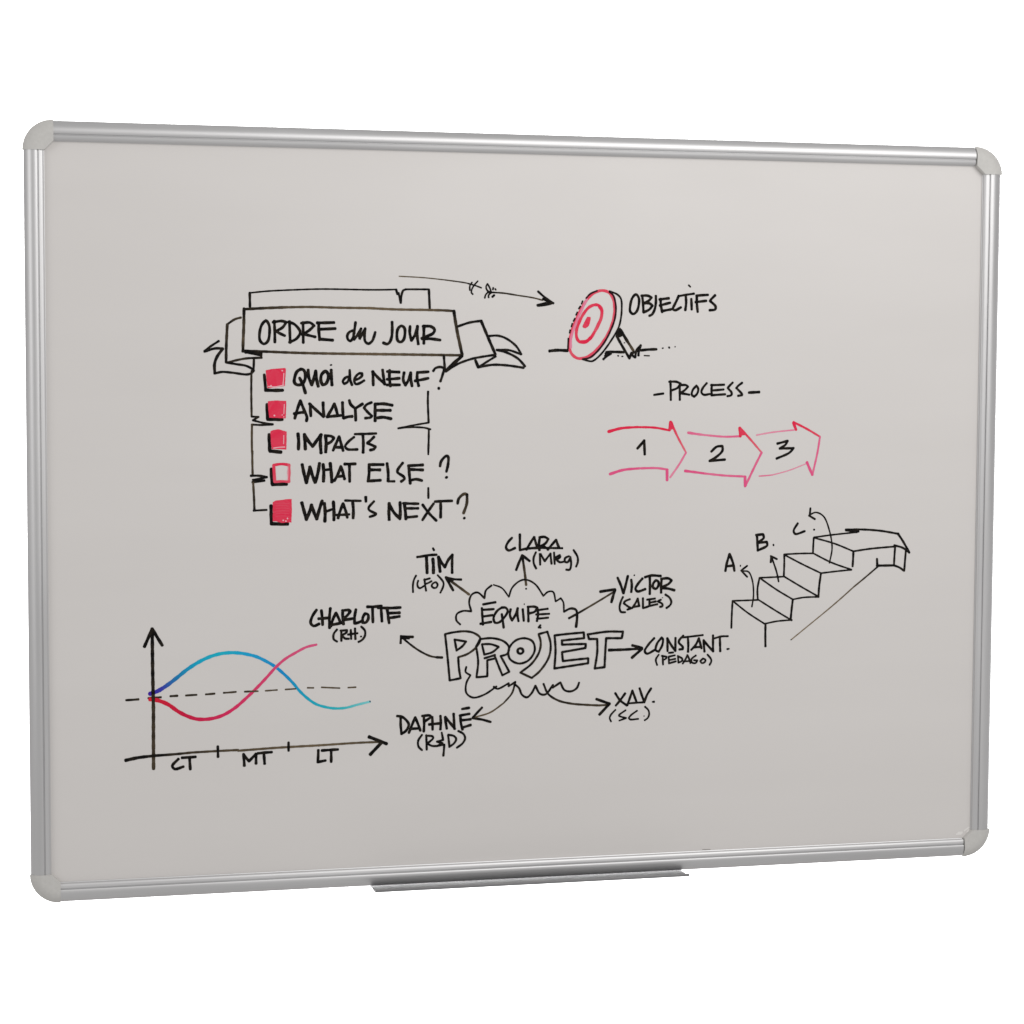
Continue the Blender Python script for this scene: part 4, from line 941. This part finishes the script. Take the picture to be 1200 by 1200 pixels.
    ('team_map/team_arrow', 'arrow pointing up right from the cloud edge', [
        ('s', 3.13, 2.51, 'k', 1, 0.9, '42.9,-132.3 64.5,-120.9'),
        ('s', 2.38, 2.38, 'k', 0.75, 0.85, '64.5,-120.9 101.1,-100.1'),
        ('s', 3.61, 3.61, 'k', 1, 1, '82.2,-100.5 101.1,-98.2'),
        ('s', 3.61, 3.61, 'k', 1, 1, '101.1,-98.6 96.6,-113.9'),
    ]),
    ('team_map/name_entry', 'abbreviated name at the right with a department in brackets below', [
        ('s', 3.13, 3.13, 'k', 1, 1, '151.6,-159.5 144.6,-166.8 139.7,-175.1 142.5,-178.3 152.8,-173.8'),
        ('s', 3.13, 3.13, 'k', 1, 1, '161.5,-158.7 155.5,-166 153.9,-174.4 157.8,-176.1 162.1,-168.3 162.9,-160.9 160.9,-158.7'),
        ('s', 3.13, 3.13, 'k', 1, 1, '168.6,-160 169,-175.8'),
        ('s', 3.13, 3.13, 'k', 1, 1, '168.6,-160 173.7,-168.5 179.2,-176.1'),
        ('s', 3.13, 3.13, 'k', 1, 1, '179.1,-159.7 179.2,-176.1'),
        ('s', 3.13, 3.13, 'k', 1, 1, '189,-157.3 184.1,-162.5 183.5,-165.6 188.5,-171 188.6,-173.7 184.2,-174.1'),
        ('s', 3.13, 3.13, 'k', 1, 1, '195.1,-159.5 195.7,-168 195.5,-177.6'),
        ('s', 3.13, 3.13, 'k', 1, 1, '209.4,-161 205.1,-169.3 199.6,-175'),
        ('s', 3.13, 3.13, 'k', 1, 1, '209.4,-161 211.2,-167.4 212.9,-173.3'),
        ('s', 3.13, 3.13, 'k', 1, 1, '202.9,-171.9 212.9,-171.7'),
        ('s', 3.13, 3.13, 'k', 1, 1, '215.5,-163.2 216.8,-177.6'),
        ('s', 3.13, 3.13, 'k', 1, 1, '215.6,-163.8 221.7,-170.8 228.5,-177.9'),
        ('s', 3.13, 3.13, 'k', 1, 1, '227.7,-157.7 227.9,-177.4'),
        ('s', 3.13, 3.13, 'k', 1, 1, '236.6,-159.5 237.3,-177.6'),
        ('s', 2.64, 2.64, 'k', 1, 1, '188.4,-159.4 199.5,-158.4 214.4,-157'),
        ('s', 2.64, 2.64, 'k', 1, 1, '229.4,-161.5 238.3,-159.3 247.2,-159.2'),
        ('d', 1.75, 0, 'k', 1, 1, '246.8,-175.3'),
        ('d', 1.75, 0, 'k', 1, 1, '247.9,-175.1'),
        ('s', 2.51, 2.51, 'k', 1, 1, '157.8,-179.8 154,-186 155.8,-192.9'),
        ('s', 2.51, 2.51, 'k', 1, 1, '162.8,-181 163.4,-192.6'),
        ('s', 2.51, 2.51, 'k', 1, 1, '161.7,-181.5 167.7,-182.7 167.2,-184.8 163.4,-186.8'),
        ('s', 2.51, 2.51, 'k', 1, 1, '170.4,-178 176.5,-177.6'),
        ('s', 2.51, 2.51, 'k', 1, 1, '170.5,-182.8 171.1,-191.2'),
        ('s', 2.51, 2.51, 'k', 1, 1, '170.5,-182.8 178.7,-181.2'),
        ('s', 2.51, 2.51, 'k', 1, 1, '171.1,-187 179.3,-185.6'),
        ('s', 2.51, 2.51, 'k', 1, 1, '170.6,-191.2 179.9,-188.8'),
        ('s', 2.51, 2.51, 'k', 1, 1, '182.6,-182.6 183.2,-190.5'),
        ('s', 2.51, 2.51, 'k', 1, 1, '182,-182 188.1,-185.9 187.6,-188.5 183.2,-190.5'),
        ('s', 2.51, 2.51, 'k', 1, 1, '194.7,-181.3 192,-187 188.8,-191.7'),
        ('s', 2.51, 2.51, 'k', 1, 1, '194.7,-181.3 197,-186.1 198.7,-191.5'),
        ('s', 2.51, 2.51, 'k', 1, 1, '189.8,-189.1 198.7,-188.8'),
        ('s', 2.51, 2.51, 'k', 1, 1, '205.8,-182.1 200.3,-186.2 200.3,-190.5 205.3,-191.7 207.5,-188.5 203.1,-187.9'),
        ('s', 2.51, 2.51, 'k', 1, 1, '215.2,-186.1 211.4,-189.2 213.6,-191.9 217.5,-190.4 218,-187.7 214.7,-186.1'),
        ('s', 2.51, 2.51, 'k', 1, 1, '220.7,-181.4 225.2,-186.9 225.8,-190.1 223.6,-194.3'),
    ]),
    ('team_map/team_arrow', 'straight arrow pointing right from the outlined capitals', [
        ('s', 3.85, 3.13, 'k', 1, 1, '93.7,-172.6 112.6,-172.5 136.6,-171.7'),
        ('s', 3.61, 3.61, 'k', 1, 1, '123.5,-167.5 136.6,-171.2'),
        ('s', 3.61, 3.61, 'k', 1, 1, '136.6,-171.7 123.1,-183'),
    ]),
    ('team_map/name_entry', 'short name at the lower right with a two letter role below', [
        ('s', 3.13, 3.13, 'k', 1, 1, '102.5,-226.1 108.7,-235.1 117.5,-241.7'),
        ('s', 3.13, 3.13, 'k', 1, 1, '115.2,-226.5 108.7,-235.1 103.3,-241.3'),
        ('s', 3.13, 3.13, 'k', 1, 1, '124.3,-223.6 121.1,-232.7 117.9,-241.4'),
        ('s', 3.13, 3.13, 'k', 1, 1, '124.3,-223.6 127.6,-232.2 129.9,-238.2'),
        ('s', 3.13, 3.13, 'k', 1, 1, '133.4,-220.7 136.4,-229.6 139.7,-238.5'),
        ('s', 3.13, 3.13, 'k', 1, 1, '148.3,-221.5 142.9,-229.8 139.7,-238.5'),
        ('s', 2.64, 2.64, 'k', 1, 1, '118.2,-239.3 137.9,-238.5'),
        ('d', 1.75, 0, 'k', 1, 1, '151,-238.2'),
        ('d', 1.75, 0, 'k', 1, 1, '152.1,-238.2'),
        ('s', 2.38, 2.38, 'k', 1, 1, '103,-246.5 97.3,-252.3 95.5,-256.5 97.3,-260.8'),
        ('s', 2.38, 2.38, 'k', 1, 1, '115.7,-247.6 107.4,-253.4 107.8,-254.4 116.5,-257.2 107.8,-260.1'),
        ('s', 2.38, 2.38, 'k', 1, 1, '130.7,-248.5 122.7,-253.9 119.8,-257.3 121.7,-259.1 132.2,-258.8'),
        ('s', 2.38, 2.38, 'k', 1, 1, '140.5,-243.9 144.9,-248.2 146.1,-253.2 144.3,-258.1 140.3,-260.8'),
        ('d', 0.93, 0, 'k', 1, 1, '139.5,-255.5'),
    ]),
    ('team_map/team_arrow', 'long curved arrow pointing right from below the cloud', [
        ('s', 2.76, 2.76, 'k', 1, 0.8, '11.6,-211.9 17.4,-224.2 29.8,-232.6 46.3,-237.1 67.1,-239.4 81.6,-240.5'),
        ('s', 2.76, 2.76, 'k', 0.75, 0.9, '81.6,-240.5 94.1,-240.2'),
        ('s', 3.61, 3.61, 'k', 1, 1, '78.2,-232.5 95.2,-238.9'),
        ('s', 3.61, 3.61, 'k', 1, 1, '95.2,-238.9 82.3,-252'),
    ]),
    ('team_map/name_entry', 'accented name at the lower left with letters joined by an ampersand below', [
        ('s', 3.37, 3.37, 'k', 1, 1, '-164.9,-246.5 -164.9,-256.8 -163.8,-267.2'),
        ('s', 3.37, 3.37, 'k', 1, 1, '-169.6,-245.3 -163.3,-246.5 -157.1,-251.9 -155,-256.1 -158.1,-263.2 -163.8,-267.2'),
        ('s', 3.37, 3.37, 'k', 1, 1, '-147.2,-247.6 -151.3,-257.3 -155,-266.4'),
        ('s', 3.37, 3.37, 'k', 1, 1, '-147.2,-247.6 -143.5,-256.5 -140.9,-263.8'),
        ('s', 3.37, 3.37, 'k', 1, 1, '-152.4,-261.4 -141.4,-261.2'),
        ('s', 3.37, 3.37, 'k', 1, 1, '-136.7,-246.9 -136.2,-255.7 -136.7,-265'),
        ('s', 3.37, 3.37, 'k', 1, 1, '-138.8,-246.3 -128.9,-246.1 -127.9,-248.2 -135.7,-253.1'),
        ('s', 3.37, 3.37, 'k', 1, 1, '-126.3,-247.7 -125.9,-263.3'),
        ('s', 3.37, 3.37, 'k', 1, 1, '-116.3,-246.5 -115.8,-255.4 -116.3,-263.6'),
        ('s', 3.37, 3.37, 'k', 1, 1, '-130.5,-256.9 -116.3,-255.9'),
        ('s', 3.37, 3.37, 'k', 1, 1, '-110.6,-248.3 -108.4,-262.9'),
        ('s', 3.37, 3.37, 'k', 1, 1, '-110.6,-248.3 -98.4,-263.2'),
        ('s', 3.37, 3.37, 'k', 1, 1, '-100.1,-245 -99,-263.2'),
        ('s', 3.37, 3.37, 'k', 1, 1, '-91.7,-246.8 -91.1,-256.2 -89,-264.6'),
        ('s', 3.37, 3.37, 'k', 1, 1, '-92.2,-247.3 -80.6,-245.6'),
        ('s', 3.37, 3.37, 'k', 1, 1, '-91.1,-253.1 -79,-252.2'),
        ('s', 3.37, 3.37, 'k', 1, 1, '-89,-262 -79,-259.2'),
        ('s', 3.37, 3.37, 'k', 1, 1, '-89.6,-239.4 -81.1,-238.3'),
        ('s', 2.76, 2.76, 'k', 1, 1, '-138.8,-269.1 -143.5,-276.2 -143,-283.4 -138.8,-287.7'),
        ('s', 2.76, 2.76, 'k', 1, 1, '-133.6,-269.8 -133,-287.4'),
        ('s', 2.76, 2.76, 'k', 1, 1, '-134.1,-270.3 -125.7,-271.6 -125.2,-273.7 -132,-279.7'),
        ('s', 2.76, 2.76, 'k', 1, 1, '-132,-280.2 -126.7,-283 -120.5,-283.4'),
        ('s', 2.76, 2.76, 'k', 1, 1, '-114.7,-267.3 -112.9,-276.2 -120.5,-278'),
        ('s', 2.76, 2.76, 'k', 1, 1, '-120.5,-278 -113.6,-280.3 -119.9,-283.2'),
        ('s', 2.76, 2.76, 'k', 1, 1, '-119.9,-283.2 -111.5,-282'),
        ('s', 2.76, 2.76, 'k', 1, 1, '-111.5,-282 -112.6,-295.5'),
        ('s', 2.76, 2.76, 'k', 1, 1, '-106.8,-270.7 -105.2,-284.8'),
        ('s', 2.76, 2.76, 'k', 1, 1, '-106.8,-270.2 -99.5,-272 -96.8,-275.7 -99.5,-280.9 -105.2,-284.8'),
        ('s', 2.76, 2.76, 'k', 1, 1, '-94.2,-266 -87.9,-269.8 -85.8,-275.1 -88.9,-281.2 -95.8,-286.2'),
    ]),
    ('team_map/team_arrow', 'curved arrow sweeping down left from below the cloud', [
        ('s', 2.76, 2.01, 'k', 1, 0.8, '-23.9,-208.9 -27.7,-221.8 -38.3,-234'),
        ('s', 2.01, 2.01, 'k', 0.7, 0.5, '-38.3,-234 -55.2,-244.9 -76.4,-250.4'),
        ('s', 3.13, 3.13, 'k', 1, 1, '-64.8,-238.3 -76.4,-250.4'),
        ('s', 3.13, 3.13, 'k', 1, 1, '-76.4,-251.1 -65.8,-252.9 -54.1,-256.4'),
    ]),
    ('line_chart', 'black chart axes with two arrowheads and two tick marks', [
        ('s', 4.09, 4.09, 'k', 1, 0.95, '-459,-133.1 -458.8,-179.9 -458.4,-211.6'),
        ('s', 4.09, 4.09, 'k', 0.9, 0.8, '-458.4,-211.6 -458.2,-227.6 -458.4,-259.4 -458.5,-298.5'),
        ('s', 3.85, 3.85, 'k', 1, 1, '-459,-133.1 -463.7,-144.1 -468.2,-154.2'),
        ('s', 3.85, 3.85, 'k', 1, 1, '-459,-133.1 -453.6,-142.7 -447.4,-153.2'),
        ('s', 4.33, 3.37, 'k', 1, 1, '-490.7,-286.9 -476.4,-284.3 -456.1,-282.6'),
        ('s', 3.37, 2.77, 'k', 1, 0.85, '-456.1,-282.6 -413.7,-280.5'),
        ('s', 2.77, 2.77, 'k', 0.85, 0.7, '-413.7,-280.5 -382,-279.8 -359.5,-279.5'),
        ('s', 2.77, 2.77, 'k', 0.7, 0.5, '-359.9,-280.4 -334.7,-279.3 -310.7,-278.4 -262.3,-277.4'),
        ('s', 2.64, 2.64, 'k', 0.5, 0.75, '-262.3,-277.4 -213.5,-276 -187.3,-276'),
        ('s', 4.09, 4.09, 'k', 1, 1, '-203.7,-269.2 -182.4,-278.3'),
        ('s', 4.09, 4.09, 'k', 1, 1, '-187.3,-276 -202.1,-291'),
        ('s', 3.13, 3.13, 'k', 1, 1, '-299.9,-272.8 -299.9,-282.8'),
        ('s', 3.13, 3.13, 'k', 1, 1, '-383.6,-274.1 -383.3,-286.9'),
    ]),
    ('line_chart/axis_lettering', 'first pair of capitals under the horizontal axis', [
        ('s', 3.49, 3.49, 'k', 1, 1, '-429.4,-287.4 -436.7,-295.5 -434,-299.3 -423.9,-296.9'),
        ('s', 3.49, 3.49, 'k', 1, 1, '-425.7,-286.3 -409.3,-285.8'),
        ('s', 3.49, 3.49, 'k', 1, 1, '-416.6,-286.6 -415.8,-300.4'),
    ]),
    ('line_chart/axis_lettering', 'second pair of capitals under the horizontal axis', [
        ('s', 3.49, 3.49, 'k', 1, 1, '-353.3,-284.7 -352.4,-298.7'),
        ('s', 3.49, 3.49, 'k', 1, 1, '-352.9,-285.7 -346.9,-293.3'),
        ('s', 3.49, 3.49, 'k', 1, 1, '-346.9,-293.3 -338.5,-284.7'),
        ('s', 3.49, 3.49, 'k', 1, 1, '-338.5,-284.7 -338.6,-296.5'),
        ('s', 3.49, 3.49, 'k', 1, 1, '-336.7,-284.4 -320,-283.5'),
        ('s', 3.49, 3.49, 'k', 1, 1, '-329.3,-284.7 -328.4,-297.4'),
    ]),
    ('line_chart/axis_lettering', 'last pair of capitals under the horizontal axis', [
        ('s', 3.49, 3.49, 'k', 1, 1, '-264.4,-282.9 -265,-297.4'),
        ('s', 3.49, 3.49, 'k', 1, 1, '-265,-297.4 -255.6,-295.9'),
        ('s', 3.49, 3.49, 'k', 1, 1, '-260.3,-283.8 -240.5,-283.2'),
        ('s', 3.49, 3.49, 'k', 1, 1, '-249,-283.9 -249,-298'),
    ]),
    ('line_chart/dashed_line', 'dashed grey level line across the chart', [
        ('s', 2.76, 2.76, 'k', 0.95, 0.9, '-489.6,-216.2 -475.1,-215.6'),
        ('s', 2.76, 2.76, 'k', 0.95, 0.9, '-464.2,-214.6 -449.4,-214'),
        ('s', 2.76, 2.76, 'k', 0.95, 0.9, '-438.4,-213.1 -430.6,-212.8'),
        ('s', 2.51, 2.51, 'k', 0.9, 0.85, '-420.4,-212.8 -407.8,-212.4'),
        ('s', 2.51, 2.51, 'k', 0.9, 0.85, '-397.5,-212.2 -386.8,-211.6'),
        ('s', 2.26, 2.26, 'k', 0.85, 0.8, '-376.5,-211 -361.9,-210.3'),
        ('s', 2.26, 2.26, 'k', 0.85, 0.8, '-351.6,-210.4 -338.2,-210.2'),
        ('s', 1.88, 1.88, 'k', 0.65, 0.7, '-345.6,-210.2 -336.1,-210.3'),
        ('s', 1.88, 1.88, 'k', 0.65, 0.7, '-327.3,-210.1 -313.4,-209.5'),
        ('s', 1.88, 1.88, 'k', 0.65, 0.7, '-303.7,-209.2 -291.2,-208.7'),
        ('s', 1.88, 1.88, 'k', 0.65, 0.7, '-277.1,-208 -269.8,-208.3'),
        ('s', 1.88, 1.88, 'k', 0.65, 0.7, '-260.6,-207.9 -238.7,-209.5'),
        ('s', 1.88, 1.88, 'k', 0.65, 0.7, '-228.5,-209.2 -219.2,-209'),
    ]),
    ('line_chart/chart_curve', 'blue curve that rises to a hump, then falls and levels off', [
        ('s', 4.82, 2.76, 'B', 1, 1, '-461.8,-209.5 -454,-207 -444.6,-201.7 -432,-192.5 -419.4,-182.6 -406.8,-174.6 -394.2,-168.6 -381.5,-164.9 -368.8,-163.7 -356.2,-164.6 -346.6,-166.6 -337.5,-169.3 -326.4,-174.9 -315.2,-182 -304,-191.9 -294.4,-201.9 -286.4,-211.8 -276.8,-221 -267.1,-227.8 -255.8,-231.7 -244.4,-233.7 -231.4,-233.4 -218.4,-230.4 -202.1,-226.9'),
        ('d', 1.13, 0, 'b', 1, 1, '-202.1,-226.7'),
    ]),
    ('line_chart/chart_curve', 'red curve that dips below the dashed line, then climbs', [
        ('s', 4.82, 2.89, 'q', 1, 1, '-462.7,-216 -454.1,-217.3 -441.6,-222.5 -429.1,-231.7 -418.1,-237.6 -407.1,-241.2 -391.4,-241.2 -377.1,-237.4 -362.8,-229 -350,-218.2 -337.6,-206.5 -326.4,-195 -315.2,-182.8 -304,-173.1 -292.7,-166.5 -278.2,-159.3 -266.2,-156.7'),
    ]),
    ('scuff_mark', 'pale scuff near the lower right corner', [
        ('s', 3.13, 3.13, 'g', 1, 1, '560.6,-420.4 565.5,-420.3'),
        ('s', 2.26, 2.26, 'g', 1, 1, '558,-422 564.1,-421.7'),
        ('s', 2.01, 2.01, 'g', 1, 1, '568.9,-417.8 575.7,-413.5'),
        ('s', 1.76, 1.76, 'g', 1, 1, '572.9,-419.4 575.3,-416.7'),
    ]),
    ('scuff_mark', 'tiny grey tick beside the bottom rail', [
        ('s', 0.88, 0.88, 'd', 1, 1, '216.8,-425.7 227.1,-426'),
    ]),
]

# ------------------------------------------------------------------ the marker drawings
def lerp(a, b, t): return tuple(x + (y - x) * t for x, y in zip(a, b))
THIN = {'k': (0.30, 0.222, 0.132), 'r': (0.80, 0.30, 0.36), 'p': (0.84, 0.44, 0.54), 'm': (0.30, 0.05, 0.09), 'h': (0.88, 0.50, 0.55), 'b': (0.03, 0.02, 0.10), 's': (0.80, 0.09, 0.15), 'g': (0.85, 0.83, 0.81), 'd': (0.36, 0.34, 0.33)}
FULL = {'k': (0.0035, 0.003, 0.003), 'r': (0.80, 0.022, 0.075), 'p': (0.80, 0.10, 0.26), 'm': (0.035, 0.004, 0.009), 'h': (0.88, 0.50, 0.55), 'b': (0.03, 0.02, 0.10), 's': (0.80, 0.09, 0.15), 'g': (0.85, 0.83, 0.81), 'd': (0.36, 0.34, 0.33)}
RAMP = {'B': [(0, (0.055, 0.018, 0.36)), (0.05, (0.045, 0.05, 0.42)), (0.12, (0.015, 0.21, 0.48)), (0.22, (0.010, 0.41, 0.62)), (0.32, (0.015, 0.47, 0.62)), (0.42, (0.015, 0.39, 0.68)), (0.58, (0.012, 0.28, 0.64)), (0.74, (0.012, 0.42, 0.58)), (0.88, (0.04, 0.50, 0.56)), (1, (0.22, 0.64, 0.66))],
        'q': [(0, (0.70, 0.016, 0.04)), (0.2, (0.62, 0.012, 0.06)), (0.45, (0.72, 0.03, 0.13)), (0.7, (0.74, 0.06, 0.18)), (1, (0.74, 0.11, 0.25))]}
def ink_colour(c, d, t):
    if c in RAMP:
        R = RAMP[c]
        for (a, ca), (b, cb) in zip(R, R[1:]):
            if t <= b: return lerp(ca, cb, (t - a) / (b - a))
        return R[-1][1]
    return lerp(THIN[c], FULL[c], d)

def smooth_runs(P):
    """split a stroke at sharp corners and run a Catmull-Rom curve through each piece"""
    runs, cur = [], [P[0]]
    for i in range(1, len(P) - 1):
        a, b = P[i] - P[i-1], P[i+1] - P[i]
        cur.append(P[i])
        if a.length > 1e-6 and b.length > 1e-6 and a.angle(b) > math.radians(78):
            runs.append(cur); cur = [P[i]]
    cur.append(P[-1]); runs.append(cur)
    out = []
    for R in runs:
        if len(R) == 2:
            n = max(2, int((R[1] - R[0]).length / 2.5))
            # a hand never draws a dead straight line
            d = (R[1] - R[0]); nrm = Vector((-d.y, d.x)).normalized() if d.length > 0 else Vector((0, 0))
            bow = rnd.uniform(-1, 1) * min(0.35, d.length * 0.008)
            out.append([R[0].lerp(R[1], k / n) + nrm * bow * math.sin(math.pi * k / n) for k in range(n + 1)])
            continue
        closed = (R[0] - R[-1]).length < 0.6
        q = []
        for i in range(len(R) - 1):
            p1, p2 = R[i], R[i+1]
            p0 = R[i-1] if i > 0 else (R[-2] if closed else p1 + (p1 - p2) * 0.6)
            p3 = R[i+2] if i + 2 < len(R) else (R[1] if closed else p2 + (p2 - p1) * 0.6)
            n = max(3, int((p2 - p1).length / 1.6))
            # centripetal form keeps the curve from overshooting
            t0 = 0.0; t1 = t0 + max(1e-3, (p1 - p0).length ** 0.5); t2 = t1 + max(1e-3, (p2 - p1).length ** 0.5); t3 = t2 + max(1e-3, (p3 - p2).length ** 0.5)
            for k in range(n):
                t = t1 + (t2 - t1) * k / n
                A1 = p0 * ((t1 - t) / (t1 - t0)) + p1 * ((t - t0) / (t1 - t0))
                A2 = p1 * ((t2 - t) / (t2 - t1)) + p2 * ((t - t1) / (t2 - t1))
                A3 = p2 * ((t3 - t) / (t3 - t2)) + p3 * ((t - t2) / (t3 - t2))
                B1 = A1 * ((t2 - t) / (t2 - t0)) + A2 * ((t - t0) / (t2 - t0))
                B2 = A2 * ((t3 - t) / (t3 - t1)) + A3 * ((t - t1) / (t3 - t1))
                q.append(B1 * ((t2 - t) / (t2 - t1)) + B2 * ((t - t1) / (t2 - t1)))
        q.append(R[-1]); out.append(q)
    return out

class Ink:
    def __init__(self, base):
        self.bm = bmesh.new(); self.lay = self.bm.verts.layers.float_color.new('ink'); self.z = base
    def vert(self, p, c, dz=0.0):
        v = self.bm.verts.new(V3(p.x / 1000, -self.z - dz, p.y / 1000)); v[self.lay] = (*c, 1); return v
    def up(self): self.z += 6e-6
    def face(self, vs):
        try: f = self.bm.faces.new(vs)
        except ValueError: return
        f.normal_update()
        if f.normal.y > 0: f.normal_flip()
    def ribbon(self, Q, w0, w1, c, d0, d1, ta=0.0, tb=1.0):
        ph, ph2 = rnd.uniform(0, 6), rnd.uniform(0, 6)
        L = [0.0]
        for a, b in zip(Q, Q[1:]): L.append(L[-1] + (b - a).length)
        tot = max(L[-1], 1e-6)
        rows = []; n = len(Q)
        for i, p in enumerate(Q):
            a, b = Q[max(i-1, 0)], Q[min(i+1, n-1)]
            t = (b - a); t = t.normalized() if t.length > 1e-9 else Vector((1, 0))
            nrm = Vector((-t.y, t.x)); u = L[i] / tot
            wob = 1 + 0.07 * math.sin(L[i] * 0.55 + ph) + 0.04 * math.sin(L[i] * 1.7 + ph2)
            hw = 0.5 * (w0 + (w1 - w0) * u) * wob
            d = d0 + (d1 - d0) * u + 0.04 * math.sin(L[i] * 0.3 + ph)
            col = ink_colour(c, max(0, min(1, d)), ta + (tb - ta) * u)
            rows.append((p, nrm, t, hw, col, u * 4e-6))     # later ink lies on top of earlier ink
        vs = [(self.vert(p + nrm * hw, col, dz), self.vert(p - nrm * hw, col, dz)) for p, nrm, t, hw, col, dz in rows]
        for (a, b), (e, f) in zip(vs, vs[1:]): self.face((a, b, f, e))
        for end, sgn in ((0, -1), (-1, 1)):          # round felt-tip ends
            p, nrm, t, hw, col, dz = rows[end]
            sq = rnd.uniform(0.6, 1.0)
            arc = [self.vert(p + nrm * hw * math.cos(g) + t * sgn * sq * hw * math.sin(g), col, dz) for g in [math.pi * k / 6 for k in range(1, 6)]]
            a, b = vs[end]
            self.face([a] + arc + [b])
        self.up()
    def stroke(self, P, *args):
        runs = smooth_runs(P)
        for Q in runs: self.ribbon(Q, *args)
    def dot(self, p, r, c):
        col = ink_colour(c, 1, 0)
        k0, k1 = rnd.uniform(0.85, 1.2), rnd.uniform(0, 6)
        self.face([self.vert(p + Vector((math.cos(g) * r * k0, math.sin(g) * r / k0)) * (1 + 0.08 * math.sin(2 * g + k1)), col) for g in [2 * math.pi * k / 12 for k in range(12)]])
        self.up()
    def fill(self, P, c):
        """a patch coloured in with the marker: soft uneven edge, side by side hatching passes"""
        Q = []
        for a, b in zip(P, P[1:] + P[:1]):
            n = max(1, int((b - a).length / 1.5))
            for k in range(n): Q.append(a.lerp(b, k / n) + Vector((rnd.uniform(-.14, .14), rnd.uniform(-.14, .14))))
        cen = sum(Q, Vector((0, 0))) / len(Q)
        vs = [self.vert(p, ink_colour(c, rnd.uniform(0.97, 1.0) if c == 'k' else rnd.uniform(0.84, 0.98), 0)) for p in Q]
        fs = []
        f = self.bm.faces.new(vs); f.normal_update()
        if f.normal.y > 0: f.normal_flip()
        bmesh.ops.triangulate(self.bm, faces=[f])
        self.up()

parts = {}
for gi, (path, label, strokes) in enumerate(INK):
    ink = Ink(0.00010 + 0.000012 * (gi % 9))
    for k, w0, w1, c, d0, d1, ps in strokes:
        P = [Vector(tuple(map(float, q.split(',')))) for q in ps.split()]
        if k == 's': ink.stroke(P, w0, w1, c, d0, d1)
        elif k == 'd': ink.dot(P[0], w0 * 0.85, c)
        else: ink.fill(P, c)
    names = path.split('/')
    par = parts[names[0]] if len(names) > 1 else board
    o = link(names[-1], ink.bm, M_INK, par, 'ink')
    if label: o['label'] = label
    if len(names) == 1: parts[names[0]] = o
